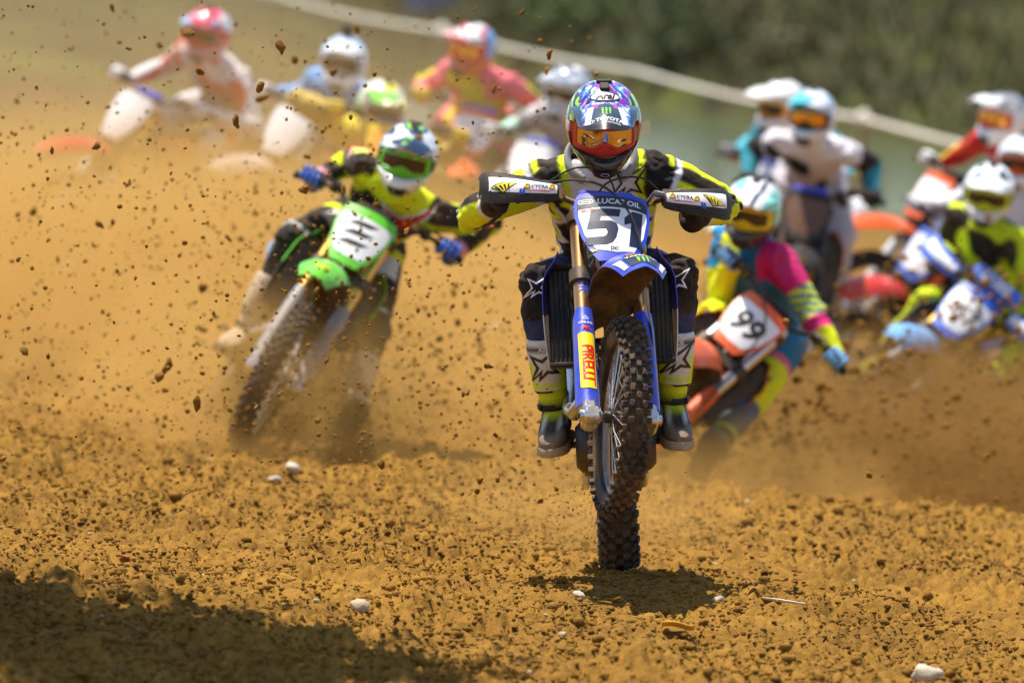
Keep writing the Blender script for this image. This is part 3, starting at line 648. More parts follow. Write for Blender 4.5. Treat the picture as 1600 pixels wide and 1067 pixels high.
def steer_m(sg):
    o_ = Vector(fp(0, 0, -.052)); return Matrix.Translation(o_) @ Matrix.Rotation(sg, 4, Vector(FU)) @ Matrix.Translation(-o_)
mat('mud_and_shade', (.034, .020, .012), .9, dirt=.4, bump=.6, bscale=40)  # fender underside: caked mud, its colour darkened further for the shade there
BASE = dict(mud_and_shade='mud_and_shade', hub='black_metal', tyre='front_rubber', rtyre='rubber', rim='alloy', spoke='steel', steel='steel', fork='bronze', chrome='chrome', alloy='alloy', black_metal='black_metal', fguard='blue_plastic', bar='black_metal', pad='blue_plastic', grip='grip',
            plate_base='blue_plastic', plate_field='white_print', fender='blue_plastic', caliper='gold', frame='black_metal', engine='engine', exhaust='steel', black_plastic='black_plastic', seat='black_plastic', plastic='blue_plastic', louver='black_plastic',
            shroud='blue_plastic', shroud2='white_plastic', side='white_plastic')
class Bike: pass
def bike(label, X, Y, Z, yaw, lean, pitch, steer, pal, near=False):
    B = Bike(); B.M = Matrix.Translation((X, Y, Z)) @ Matrix.Rotation(R(yaw - 90), 4, 'Z') @ Matrix.Rotation(R(lean), 4, 'X') @ Matrix.Rotation(R(-pitch), 4, 'Y')
    B.S = steer_m(R(steer)); B.pal = {**BASE, **pal}; B.root = empty('motocross_bike', B.M); tag(B.root, label, 'motorcycle', 'motocross bikes in the race'); B.parts = {}
    for i, (nm, me, keys, st, pa, only) in enumerate(PARTS):
        if only == 'near' and not near or only == 'far' and near: continue
        o_ = bpy.data.objects.new(nm, me); col.objects.link(o_)
        while len(me.materials) < len(keys): me.materials.append(None)
        for k, key in enumerate(keys): o_.material_slots[k].link = 'OBJECT'; o_.material_slots[k].material = MATS[B.pal[key]]
        if pa is None:
            o_.parent = B.root
            if st: o_.matrix_local = B.S
        else: o_.parent = B.parts[pa]
        B.parts[i] = o_
    return B
def prt(B, pi, me, m, name='lettering'):
    return obj(name, me, m, B.parts[pi])
def fw(B, p, steered=True):      # bike frame -> world
    p = Vector(p); return np.array(B.M @ (B.S @ p if steered else p))

# ------------------------------------------------------------------ riders
def helm_r(az, el):      # point of the helmet shell in direction az (0 = ahead, + = rider's left), el
    d = V(math.cos(el) * math.cos(az), math.cos(el) * math.sin(az), math.sin(el))
    a, b_, c = (.142 if d[0] > 0 else .152), .124, (.138 if d[2] > 0 else .15)
    p = d / math.sqrt((d[0] / a) ** 2 + (d[1] / b_) ** 2 + (d[2] / c) ** 2)
    fr = max(0, math.cos(az)) ** 1.4; k = float(ss(R(-2), R(-34), el)) * fr
    p = p + V(.062 * k, 0, -.004 * k); p[1] *= 1 - .16 * k
    p[1] *= 1 + .03 * float(ss(R(20), R(60), el))
    return p * 1.07
def port(az, el):        # eye opening
    return abs(az) < R(66) and R(-21) + R(7) * math.exp(-(az / R(20)) ** 2) * 0 < el < R(23) - R(6) * (az / R(66)) ** 2
def helmet_mesh(nu, nv):
    azs = np.linspace(-math.pi, math.pi, nu, endpoint=False); els = np.linspace(R(-64), R(89), nv)
    vs = [helm_r(a, e) for e in els for a in azs]; fs = []
    for j in range(nv - 1):
        for i in range(nu):
            i2 = (i + 1) % nu; am = azs[i] + math.pi / nu; em = (els[j] + els[j + 1]) / 2
            if port(am, em): continue
            fs.append((j * nu + i, j * nu + i2, (j + 1) * nu + i2, (j + 1) * nu + i))
    fs.append(tuple((nv - 1) * nu + i for i in range(nu)))
    cnt = {}
    for f in fs:
        for k in range(len(f)):
            e = (f[k], f[(k + 1) % len(f)]); cnt[tuple(sorted(e))] = cnt.get(tuple(sorted(e)), []) + [e]
    bd = [v[0] for v in cnt.values() if len(v) == 1]; inner = {}
    for a, b_ in bd:
        for q_ in (a, b_):
            if q_ not in inner: inner[q_] = len(vs); vs.append(np.asarray(vs[q_]) * .88)
        fs.append((b_, a, inner[a], inner[b_]))
    me = bpy.data.meshes.new('helmet'); me.from_pydata([tuple(v) for v in vs], [], fs); me.materials.append(None); me.shade_smooth(); me.set_sharp_from_angle(angle=R(50)); me.update()
    return me
def peak_pt(u, v):
    a = v * 2 - 1; x0, x1 = .098 - .075 * a * a, .278 - .050 * a * a - .045 * a ** 6; x = lerp(x0, x1, u)
    z0 = .128 - .055 * a * a; z1 = .122 - .036 * a * a; z = lerp(z0, z1, u) + .016 * math.sin(u * math.pi) + .006 * math.exp(-(a / .28) ** 2) * (1 - .6 * u)
    return V(x, a * (.122 - .024 * u), z)
HELM = {n: helmet_mesh(*n) for n in ((190, 120), (56, 36))}
mb = MB(); mb.shell(peak_pt, 64, 84, .004); PEAK = mb.mesh('peak')
def gog_pt(az, el, k): p = helm_r(az, max(el, R(-21))) if el > R(-6) else helm_r(az, R(-6)) * V(1, 1, 0) + V(0, 0, .128 * math.sin(el) * 1.15); return p * V(k, k, 1)
def goggle_meshes():
    def fr(u, v):
        az = lerp(-R(70), R(70), v); el = lerp(R(-24), R(25) - R(5) * (az / R(66)) ** 2, u); return gog_pt(az, el, .90)
    m1 = MB(); m1.shell(fr, 14, 30, .004)
    def ln(u, v):
        az = lerp(-R(47), R(47), v); lo = R(-12) + R(9) * math.exp(-(az / R(13)) ** 2); hi = R(17) - R(3) * (az / R(47)) ** 2
        el = lerp(lo, hi, u); p = gog_pt(az, el, .945); return p
    m2 = MB(); m2.shell(ln, 12, 30, .003)
    m3 = MB()   # raised rim round the lens
    path = [ln(0, v) for v in np.linspace(0, 1, 24)] + [ln(u, 1) for u in np.linspace(.1, .9, 5)] + [ln(1, v) for v in np.linspace(1, 0, 24)] + [ln(u, 0) for u in np.linspace(.9, 0, 6)]
    m3.tube(path, .0075, 6)
    return m1.mesh('gog'), m2.mesh('lens'), m3.mesh('grim')
GF, GL, GR = goggle_meshes()
mb = MB(); mb.shell(lambda u, v: helm_r(R(-24) + R(48) * v, R(-33) - R(20) * u) * 1.03 + V(.006 * math.sin(u * 3.1), 0, 0), 8, 12, .006); MOUTH = mb.mesh('mouth')
mb = MB(); mb.box((.01, 0, .149), (.045, .034, .010), None, .004); mb.box((-.025, 0, .151), (.018, .055, .010), None, .004); VENT = mb.mesh('vent')
mat('lens_gold', (.66, .45, .22), .08, .95, dirt=.02); mat('lens_dark', (.06, .04, .03), .08, .3, dirt=.03); mat('lens_amber', (.75, .33, .05), .1, .7, dirt=.02)

def helmet(root, M, paint, hi, frame_m, lens_m, peak_paint=None, vent=True):
    base = HELM[(190, 120) if hi else (56, 36)]; me = base.copy(); P = np.array([v.co[:] for v in me.vertices])
    az = np.degrees(np.arctan2(P[:, 1], P[:, 0])); el = np.degrees(np.arcsin(np.clip(P[:, 2] / (np.linalg.norm(P, axis=1) + 1e-9), -1, 1)))
    setcol(me, paint(az, el, P)); h = obj('helmet', me, 'paint', root, root.matrix_world.inverted() @ M)
    pk = PEAK.copy(); Q = np.array([v.co[:] for v in pk.vertices]); az = np.degrees(np.arctan2(Q[:, 1], Q[:, 0])); setcol(pk, (peak_paint or paint)(az, 40 + 0 * az, Q))
    obj('peak', pk, 'paint', h); gf = obj('goggles', GF, frame_m, root, root.matrix_world.inverted() @ M); obj('lens', GL, lens_m, gf); obj('lens_rim', GR, frame_m, gf)
    obj('mouth_vent', MOUTH, 'black_plastic', h)
    if vent: obj('top_vent', VENT, 'black_plastic', h)
    return h, gf, me, pk

def hand_mesh():
    mb = MB()   # x outward along the bar, y ahead, z up
    mb.tube([V(0, -.095, .036), V(0, -.06, .036), V(0, -.02, .036), V(0, .012, .030)], [(.034, .026), (.042, .022), (.046, .019), (.044, .014)], 12, xax=V(1, 0, 0), round_=True)
    for i, (l, r_) in enumerate(((.95, .0105), (1.05, .0112), (1.0, .0108), (.85, .0095))):
        x = -.034 + .0232 * i
        mb.tube([V(x, -.004, .036), V(x, .022 * l, .034), V(x + .001, .038 * l, .008), V(x, .030 * l, -.020), V(x, .004, -.030 * l)], [r_ * 1.1, r_ * 1.08, r_, r_ * .95, r_ * .8], 8, round_=True)
        mb.tube([V(x, .004, .042), V(x, .024 * l, .040), V(x, .034 * l, .026)], [.007, .008, .006], 6, round_=True)   # knuckle padding
    mb.tube([V(-.030, -.055, .026), V(-.052, -.034, .012), V(-.050, -.016, -.014), V(-.044, .006, -.026)], [.015, .0135, .012, .0095], 8, round_=True)
    mb.tube([V(0, -.13, .035), V(0, -.10, .036), V(0, -.085, .036)], [(.036, .032), (.038, .032), (.037, .028)], 14, xax=V(1, 0, 0))
    return mb.mesh('glove', angle=60)
HAND = hand_mesh();
def boot_meshes():
    mb = MB()
    def fr(x, w_, zt, zb=-.095): return [V(x, w_ * np.sign(math.cos(a)) * abs(math.cos(a)) ** .8, (zt + zb) / 2 + (zt - zb) / 2 * np.sign(math.sin(a)) * abs(math.sin(a)) ** .8) for a in np.linspace(0, 2 * math.pi, 18, endpoint=False)]
    mb.loft([fr(-.092, .022, -.045), fr(-.082, .036, -.01), fr(-.05, .046, .03), fr(0, .05, .05), fr(.05, .05, .02), (fr(.10, .053, -.012)), fr(.15, .05, -.034), fr(.187, .037, -.05, -.09), fr(.203, .018, -.064, -.084)])
    def sr(z, cx, rx, ry): return [V(cx + rx * math.cos(a), ry * math.sin(a), z) for a in np.linspace(0, 2 * math.pi, 20, endpoint=False)]
    mb.loft([sr(-.03, -.012, .066, .048), sr(.03, -.012, .062, .049), sr(.08, -.006, .060, .052), sr(.14, 0, .064, .056), sr(.21, .002, .071, .061), sr(.28, .003, .076, .065), sr(.335, .006, .076, .066), sr(.345, .006, .070, .060)])
    mb.shell(lambda u, v: V(.004 + (.070 + .010 * math.sin(u * 3.1)) * math.cos((v - .5) * 2.2), (.060 + .008 * u) * math.sin((v - .5) * 2.2), lerp(.12, .33, u)), 10, 9, .005)
    mb.v = [(x, y, z * .80 if z > 0 else z) for x, y, z in mb.v]; body = mb.mesh('boot'); mb = MB()
    ol = lambda z, k: [V(.055 + (x - .055) * k, y * k, z) for x, y in [(-.095, -.02), (-.07, -.046), (0, -.05), (.06, -.049), (.11, -.056), (.16, -.053), (.195, -.036), (.21, 0), (.195, .036), (.16, .053), (.11, .056), (.06, .049), (0, .05), (-.07, .046), (-.095, .02)]]
    mb.loft([ol(-.115, .97), ol(-.11, 1.02), ol(-.09, 1.03), ol(-.082, .99)]); sole = mb.mesh('sole'); bk = []
    for z, cx in ((.03, -.012), (.095, -.004), (.165, .002)):
        m_ = MB(); m_.tube([V(cx + .066 * math.cos(a), .056 * math.sin(a), z) for a in np.linspace(-.2, 2.0, 10)], [(.010, .004)] * 10, 6, xax=V(0, 0, 1)); m_.box((cx + .035, .049, z), (.045, .010, .022), np.array(Matrix.Rotation(-.35, 3, 'Z')), .004); bk.append(m_.mesh('buckle'))
    return body, sole, bk
BOOT, SOLE, BUCK = boot_meshes()

def ik(p0, p1, l0, l1, pole):
    d = p1 - p0; L_ = np.linalg.norm(d); dn = d / L_
    if L_ > (l0 + l1) * .995: k = L_ / ((l0 + l1) * .995); l0 *= k; l1 *= k
    a = (l0 * l0 - l1 * l1 + L_ * L_) / (2 * L_); h = math.sqrt(max(0, l0 * l0 - a * a)); pl = unit(pole - dn * np.dot(pole, dn))
    return p0 + dn * a + pl * h
BN = ['torso', 'ual', 'uar', 'fal', 'far', 'thl', 'thr', 'shl', 'shr', 'neck']
def rider(label, B, head, hfwd, hup, hip, suit, paint, glove, bootc, frame_m='black_plastic', lens_m='lens_dark', feet=(None, None), voxel=.010, hi=False, elbow=None, peak_paint=None, bulk=1., knee=None, sole_m='grip', neck=.18):
    head = V(*head); hip = V(*hip); hfwd = unit(hfwd); hup = unit(V(*hup) - hfwd * np.dot(V(*hup), hfwd)); A_head = np.cross(hup, hfwd)
    root = empty('person', Matrix.Translation(Vector((hip[0], hip[1], float(gh(hip[0], hip[1])))))); tag(root, label, 'person', 'motocross riders')
    C = head - hup * neck - hfwd * .09
    sp = unit(C - hip); H = C - sp * .55
    gr, gl = fw(B, bar_at(-.345)), fw(B, bar_at(.345)); Aw = unit(gl - gr); A = unit(Aw - sp * np.dot(Aw, sp)); F_ = np.cross(A, sp)
    bx = np.array(B.M.to_3x3() @ Vector((1, 0, 0))); bz = np.array(B.M.to_3x3() @ Vector((0, 0, 1))); by = np.array(B.M.to_3x3() @ Vector((0, 1, 0)))
    Sm = B.M.to_3x3() @ B.S.to_3x3(); hf = np.array(Sm @ Vector(FN)); hu = np.array(Sm @ Vector(FU)); ha = np.array(Sm @ Vector(EY))
    J = {}
    for sd, g_, nm in ((1, gl, 'l'), (-1, gr, 'r')):
        wr = g_ - hf * .105 + hu * .040 + ha * sd * .0; sh = C - sp * .055 + A * sd * .185 * bulk
        el_ = ik(sh, wr, .29, .255, V(*elbow[nm]) if elbow else A * sd * .5 - V(0, 0, .30) - V(bx[0], bx[1], 0) * .8)
        hp = H + A * sd * .095; ft = feet[0 if sd < 0 else 1]
        if ft is None: ank = np.array(B.M @ Vector((.555, sd * .205, .512))); toe = unit(bx + by * sd * .18); kpole = bx + by * sd * .35 + bz * .1
        else: ank = V(*ft[0]); toe = unit(V(*ft[1])); kpole = bx * .8 + by * sd * .5 + bz * .3
        if knee: kpole = knee[nm] if nm in knee else kpole
        kn = ik(hp, ank, .45, .46, V(*kpole)); J[nm] = (sh, el_, wr, hp, kn, ank, toe, g_)
    # clothed body: one surface
    mb = MB(); k = bulk
    mb.tube([H - sp * .06, H + sp * .02, lerp(H, C, .25), lerp(H, C, .5), lerp(H, C, .75), lerp(H, C, .92), C + sp * .01], [(.14 * k, .11 * k), (.165 * k, .125 * k), (.150 * k, .115 * k), (.172 * k, .125 * k), (.195 * k, .130 * k), (.165 * k, .100 * k), (.085, .075)], 20, xax=A, round_=True)
    mb.tube([C - sp * .03, lerp(C, head, .6)], [.066, .060], 12, round_=True)
    for nm in 'lr':
        sh, el_, wr, hp, kn, ank, toe, g_ = J[nm]
        mb.tube([lerp(C - sp * .05, sh, .45), sh, lerp(sh, el_, .35), lerp(sh, el_, .8), el_], [.082 * k, .079 * k, .070 * k, .061 * k, .060 * k], 14, round_=True)
        mb.tube([el_, lerp(el_, wr, .3), lerp(el_, wr, .75), wr], [.059 * k, .060 * k, .048 * k, .040], 14, round_=True)
        mb.tube([hp, lerp(hp, kn, .4), lerp(hp, kn, .8), kn], [.100 * k, .094 * k, .077 * k, .076 * k], 16, round_=True)
        sd_ = ank - kn; mb.tube([kn, lerp(kn, ank, .25), lerp(kn, ank, .6), lerp(kn, ank, .85)], [.075 * k, .070 * k, .056, .048], 14, round_=True)
    tm = mb.mesh('tmp'); to = bpy.data.objects.new('tmp', tm); col.objects.link(to)
    m_ = to.modifiers.new('r', 'REMESH'); m_.mode = 'VOXEL'; m_.voxel_size = voxel; m2 = to.modifiers.new('s', 'SMOOTH'); m2.factor = .5; m2.iterations = int(9 * .008 / voxel) + 3
    dg = bpy.context.evaluated_depsgraph_get(); dg.update(); me = bpy.data.meshes.new_from_object(to.evaluated_get(dg)); bpy.data.objects.remove(to); bpy.data.meshes.remove(tm)
    n_ = len(me.vertices); P = np.empty(n_ * 3, np.float32); me.vertices.foreach_get('co', P); P = P.reshape(-1, 3).astype(float); Nn = np.empty(n_ * 3, np.float32); me.vertices.foreach_get('normal', Nn); Nn = Nn.reshape(-1, 3)
    bones = [(H, C, .165, .13, F_, A)]
    for i, j_, r0, r1 in ((0, 1, .08, .06), (1, 2, .06, .042)):
        for nm in 'lr':
            bones.append((J[nm][i], J[nm][j_], r0, r1, V(0, 0, 1), F_))
    for i, j_, r0, r1 in ((3, 4, .10, .076), (4, 5, .075, .05)):
        for nm in 'lr': bones.append((J[nm][i], J[nm][j_], r0, r1, bx, by * (1 if nm == 'l' else -1)))
    bones.append((C, head, .066, .06, F_, A))
    best = np.full(n_, 9e9); bi = np.zeros(n_, int); tt = np.zeros(n_); ang = np.zeros(n_)
    for b_i, (p0, p1, r0, r1, ref, side) in enumerate(bones):
        d = p1 - p0; t = np.clip((P - p0) @ d / (d @ d), 0, 1); v_ = P - (p0 + t[:, None] * d); ds = np.linalg.norm(v_, axis=1) / (r0 + (r1 - r0) * t)
        dn = unit(d); rf = unit(ref - dn * np.dot(ref, dn)); sdv = unit(side - dn * np.dot(side, dn) - rf * np.dot(side, rf))
        m_ = ds < best; best[m_] = ds[m_]; bi[m_] = b_i; tt[m_] = t[m_]; ang[m_] = np.degrees(np.arctan2(v_ @ sdv, v_ @ rf))[m_]
    tor = dict(a=(P - H) @ A, f=(P - H) @ F_, h=(P - H) @ sp / .55)
    # folds in the cloth, deeper at the joints and the waist
    jf = np.where(bi == 0, .5 + .8 * np.exp(-((tor['h'] - .2) / .18) ** 2), .5 + 1.2 * np.exp(-(np.minimum(tt, 1 - tt) / .16) ** 2))
    dsp = (noise3(P + V(0, 0, 0), 12, 1) - .5) * .020 + (np.abs(noise3(P * V(1, 1, 1.8), 20, 2) - .5) - .2) * .022
    P2 = P + Nn * (dsp * jf)[:, None]; me.vertices.foreach_set('co', (P2).astype(np.float32).ravel())
    names = np.array(BN)[[0, 1, 2, 3, 4, 5, 6, 7, 8, 9]][bi]
    cc = suit(names, tt, ang, tor, P); ed = np.empty(len(me.edges) * 2, np.int32); me.edges.foreach_get('vertices', ed); ed = ed.reshape(-1, 2)
    for _ in range(2 if hi else 1):
        ac = cc.copy(); w_ = np.ones(n_)
        for x, y in ((0, 1), (1, 0)): np.add.at(ac, ed[:, x], cc[ed[:, y]]); np.add.at(w_, ed[:, x], 1)
        cc = ac / w_[:, None]
    setcol(me, cc); me.materials.clear(); me.materials.append(None); me.shade_smooth(); me.update()
    me.transform(root.matrix_world.inverted()); bo = obj('body', me, 'fabric', root)
    Mh = Matrix([[*(hfwd[i], np.cross(hup, hfwd)[i], hup[i], head[i])] for i in range(3)] + [[0, 0, 0, 1]])
    hs = helmet(root, Mh, paint, hi, frame_m, lens_m, peak_paint); boots = {}
    for nm, sd in (('l', 1), ('r', -1)):
        sh, el_, wr, hp, kn, ank, toe, g_ = J[nm]
        xo = ha * sd; Mg = Matrix([[*(xo[i], hf[i], hu[i], g_[i])] for i in range(3)] + [[0, 0, 0, 1]])
        obj('glove', HAND, glove, root, root.matrix_world.inverted() @ Mg)
        zz = unit(kn - ank); xx = unit(toe - zz * np.dot(toe, zz)); yy = np.cross(zz, xx)
        Mb = Matrix([[*(xx[i], yy[i] * sd * (1 if sd > 0 else -1), zz[i], ank[i])] for i in range(3)] + [[0, 0, 0, 1]])
        bm_ = BOOT.copy(); Q = np.array([v.co[:] for v in bm_.vertices]); setcol(bm_, bootc(Q)); ob = obj('boot', bm_, 'boot', root, root.matrix_world.inverted() @ Mb)
        obj('sole', SOLE, sole_m, ob)
        for m_ in BUCK:
            q_ = obj('buckle', m_, 'black_plastic', ob)
            if sd < 0: q_.scale = (1, -1, 1)
        boots[nm] = (ob, bm_, kn, ank)
    return dict(root=root, helmet=hs, body=bo, boots=boots, J=J, A=A, sp=sp, F=F_, C=C, H=H, Mh=Mh)

def C3(n_, c): return np.tile(np.array(c, float), (n_, 1))
def plain_suit(tor, mid, sh, ua, ua2, fa, fa2, th, th2, kn, shn, patch=None, thr=.64, psc=9, seed=3):
    def f(nm, t, ang, T, P):
        c = C3(len(nm), tor); to = nm == 'torso'
        c[to & (np.abs(T['a']) < .10) & (T['f'] > 0)] = mid; c[to & (T['h'] > .84)] = sh; c[nm == 'neck'] = BLACK
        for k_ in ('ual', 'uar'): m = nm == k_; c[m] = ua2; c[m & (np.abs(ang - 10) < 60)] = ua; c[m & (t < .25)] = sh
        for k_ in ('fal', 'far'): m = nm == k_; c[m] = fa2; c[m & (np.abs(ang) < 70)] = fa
        for k_ in ('thl', 'thr'): m = nm == k_; c[m] = th; c[m & (ang > 40) & (ang < 120)] = th2; c[m & (t > .72)] = kn
        for k_ in ('shl', 'shr'): m = nm == k_; c[m] = shn; c[m & (t < .25)] = kn
        c[to & (T['h'] < .12)] = th
        if patch is not None: c[(noise3(P * V(1, 1, .6), psc, seed) > thr) & (nm != 'shl') & (nm != 'shr')] = patch
        return c
    return f
def boot_cols(shaft, accent, foot, toe=None):
    def f(Q):
        c = C3(len(Q), shaft); z = Q[:, 2]; x = Q[:, 0]; c[(z < .13) & (z > .03)] = accent; c[z < .045] = foot; c[(np.abs(z - .08) < .02) & (x > .02)] = shaft
        if toe is not None: c[(z < .0) & (x > .13)] = toe
        return c
    return f
def helm_two(c0, c1, c2, sc_=9, seed=1, chin=None, t1=.58, t2=.70):
    def f(az, el, P):
        n_ = noise3(P * V(.6, 1, 1) + 3, sc_, seed) * .7 + noise3(P + 3, sc_ * 2.3, seed + 5) * .3; c = C3(len(az), c0); c[n_ > t1] = c1; c[n_ > t2] = c2
        if chin is not None: c[el < -12] = chin
        return c
    return f

# ------------------------------------------------------------------ the race
def at(px, py, Y):       # world point at depth Y seen at a photo pixel: used to read measurements off the photograph
    a0 = (px - 800) / 13333; b0 = (533.5 - py) / 13333; c, s = math.cos(R(4.5)), math.sin(R(4.5)); a = a0 * c - b0 * s; b_ = b0 * c + a0 * s
    pt = math.atan(584.5 / 13333); d = V(a, math.cos(pt) + b_ * math.sin(pt), -math.sin(pt) + b_ * math.cos(pt)); d = d * (Y / d[1]); return d + V(0, 0, CAM_Z)
def face(down, yaw=0., tilt=0.):   # looking towards the camera side, chin down; returns forward, up
    m = Matrix.Rotation(R(yaw), 3, 'Z') @ Matrix.Rotation(R(tilt), 3, 'Y') @ Matrix.Rotation(R(down), 3, 'X')
    return np.array(m @ Vector((0, -1, 0))), np.array(m @ Vector((0, 0, 1)))
def lo(B, x, y, z): return np.array(B.M @ Vector((x, y, z)))

# 1. the lead rider, number 51
B1 = bike('blue motocross bike numbered 51 pulling a wheelie in front', .45, 30.36, float(gh(.45, 30.36)) - .012, .3, 7.3, 11.3, 11.6, {}, near=True)
def lead_suit(nm, t, ang, T, P):
    n_ = len(nm); c = C3(n_, BLACK); to = nm == 'torso'; a, f, h = T['a'], T['f'], T['h']; W2 = (.72, .70, .76)
    c[to & (np.abs(a) < .05 + .09 * h) & (f > .0) & (h > .25)] = W2
    zig = np.abs(a) - (.16 + .05 * np.abs(((h * 5) % 1) - .5) * 2)
    c[to & (np.abs(zig) < .012) & (f > 0)] = FLUO; c[to & (np.abs(zig + .024) < .010) & (f > 0)] = W2
    c[to & (h > .80) & (np.abs(a) > .115) & (np.abs(a) < .155)] = FLUO
    c[to & (h < .25)] = BLACK; c[to & (h < .10)] = NAVY; c[nm == 'neck'] = BLACK
    for k_ in ('ual', 'uar'):
        m = nm == k_; c[m] = FLUO; c[m & (ang > 45) & (ang < 92)] = BLACK; c[m & (t < .20)] = BLACK
        c[m & (np.abs(t - .17) < .035)] = W2; c[m & (np.abs(t - .06) < .04) & (ang < 60)] = FLUO
        c[m & (ang < -40) & (ang > -110) & (t > .3)] = BLACK
    m = nm == 'uar'; c[m & (np.abs(ang - 10) < 40) & (t > .55) & (((t * 9 + ang * .02) % 1) < .4)] = BLACK; c[m & (np.abs(ang - 30) < 40) & (t > .62) & (((t * 9 + ang * .02) % 1) > .72)] = W2
    for k_ in ('fal', 'far'):
        m = nm == k_; c[m] = FLUO; c[m & (ang > 10) & (ang < 80)] = BLACK; c[m & (t > .78)] = BLACK; c[m & (np.abs(t - .74) < .03)] = W2; c[m & (ang < -100)] = BLACK
    for k_ in ('thl', 'thr'): m = nm == k_; c[m] = NAVY; c[m & (t > .70)] = BLACK; c[m & (ang > 120)] = BLACK
    for k_ in ('shl', 'shr'): m = nm == k_; c[m] = (.012, .035, .12); c[m & (t < .24)] = BLACK
    return c
def swirl(P, k):
    q = P + .022 * (np.c_[noise3(P, 22, 1 + k), noise3(P, 22, 2 + k), noise3(P, 22, 3 + k)] - .5) + .009 * (np.c_[noise3(P, 60, 4 + k), noise3(P, 60, 5 + k), noise3(P, 60, 6 + k)] - .5)
    ay = np.abs(q[:, 1]); w_ = np.sin(ay * 95 + q[:, 2] * 38 + q[:, 0] * 45 + 5 * noise3(q, 18, 9 + k)); w2 = np.sin(ay * 210 - q[:, 0] * 120 + q[:, 2] * 60 + 6 * noise3(q, 30, 11 + k)); n_ = noise3(q, 30, 15 + k)
    c = C3(len(P), (.03, .16, .58)); c[w_ > .45] = (.15, .40, .80); c[w_ > .94] = (.75, .80, .90); c[w_ < -.45] = (.025, .07, .38); c[(w_ < -.88)] = (.50, .03, .45); c[(w2 > .72)] = (.015, .02, .05); c[(w2 < -.985)] = (.78, .82, .92); c[(n_ > .70) & (w_ < .3)] = (.30, .03, .50)
    return c
def lead_paint(az, el, P):
    c = swirl(P, 0); n_ = noise3(P, 40, 4); aa = np.abs(P[:, 1]); sd = (aa > .088) & (el > 18) & (P[:, 0] < .10); c[sd] = (.012, .02, .03)
    c[sd & (((P[:, 0] * 14 + P[:, 2] * 20 + .9 * noise3(P, 30, 3)) % 1) < .38)] = (.35, .72, .05)
    c[(aa < .020) & (el > 55) & (P[:, 0] > .02)] = (.03, .06, .10)
    c[(el < 12) & (np.abs(az) > 62)] = (.10, .10, .11); c[(el < 15) & (np.abs(az) > 66) & (n_ > .55)] = (.55, .03, .03); c[(el < 14) & (np.abs(az) > 66) & (n_ < .34)] = (.7, .7, .72)
    ch = el < -13; c[ch] = (.014, .015, .018); c[ch & (np.abs(az) < 30) & (el < -38)] = (.01, .07, .45); c[ch & (np.abs(np.abs(az) - 46) < 8) & (n_ > .6)] = (.16, .12, .06)
    return c
def lead_peak(az, el, P):
    aa = np.abs(P[:, 1]); x = P[:, 0]; c = swirl(P, 40)
    c[(x > .12) & (aa < .04 + .15 * (x - .12))] = (.03, .055, .085); c[(x > .13) & (np.abs(aa - .05 - .15 * (x - .12)) < .011)] = (.70, .74, .82); c[(x > .10) & (np.abs(aa - .033) < .006) & (x < .15)] = (.55, .02, .40)
    c[(aa > .085)] = (.02, .05, .09); c[x > .253 - .055 * (aa / .1) ** 2] = (.012, .012, .014)
    return c
def lead_boot(Q):
    c = C3(len(Q), (.74, .72, .68)); z, x, y = Q[:, 2], Q[:, 0], Q[:, 1]; c[(z > .233) & (z < .258)] = (.02, .025, .03); c[(z < .115) & (z > .03)] = FLUO; c[(np.abs(z - .085) < .018) & (x > -.01)] = (.68, .66, .62); c[(z < .19) & (np.abs(y) > .045) & (z > .05)] = FLUO
    c[z < .05] = (.014, .016, .022); c[(z < -.035) & (x > .12)] = (.20, .17, .13); c[(z < -.06)] = (.22, .18, .13); c[(np.abs(z - .012) < .007) & (x > .0)] = FLUO; c[(np.abs(z + .018) < .006) & (np.abs(y) > .03) & (x > .03)] = (.6, .6, .6); return c
f_, u_ = face(27, 2, -4.5)
R1 = rider('person in black and yellow kit racing the blue bike 51', B1, at(943, 192, 29.72), f_, u_, lo(B1, .34, 0, 1.06), lead_suit, lead_paint, 'black_fabric', lead_boot, 'red_plastic', 'lens_gold', voxel=.0048, hi=True, peak_paint=lead_peak, sole_m='pale_stone',
           elbow=dict(l=(.62, .72, .0), r=(-.42, .75, -.24)), neck=.215, bulk=1.05)

# prints and fittings of the lead bike
def onto(B, pi, s2, bvh, O, X, Y, m, off=.0016, name='lettering'): return prt(B, pi, decal(s2, bvh, O, X, Y, off), m, name)
def dig5(): return poly2d([(x + .20 * y, y) for x, y in [(.08, 1.0), (.98, 1.0), (.95, .79), (.40, .79), (.38, .665), (.74, .665), (.91, .60), (.98, .46), (.95, .22), (.86, .07), (.68, 0), (0, 0), (.02, .22), (.56, .22), (.64, .27), (.66, .35), (.60, .44), (.02, .44)]])
def dig1(): return poly2d([(x + .20 * y, y) for x, y in [(0, .78), (.42, 1), (1, 1), (.92, 0), (.32, 0), (.38, .66), (.02, .58)]])
def scl(s2, sx, sy, dx, dy): return [(dx + x * sx, dy + y * sy) for x, y in s2[0]], s2[1]
def plate_print(B, s2, m, off=.0022, name='lettering'): return prt(B, PL_I, on_plate(s2, off), m, name)
plate_print(B1, join2d(scl(dig5(), .112, .155, -.107, -.098), scl(dig1(), .066, .155, .026, -.098)), 'navy_print')
plate_print(B1, poly2d([(-.122, .060)] + [(x, .066 - .3 * x * x) for x in np.linspace(-.1, .1, 7)] + [(.122, .060), (.121, .092), (.108, .108)] + [(x, .112) for x in np.linspace(.08, -.08, 7)] + [(-.108, .108), (-.121, .092)]), 'navy_print', .0026, 'band')
plate_print(B1, shift(text2d('LUCAS OIL', .031, .022, .1, 1.02), .020, .088), 'white_print', .0036)
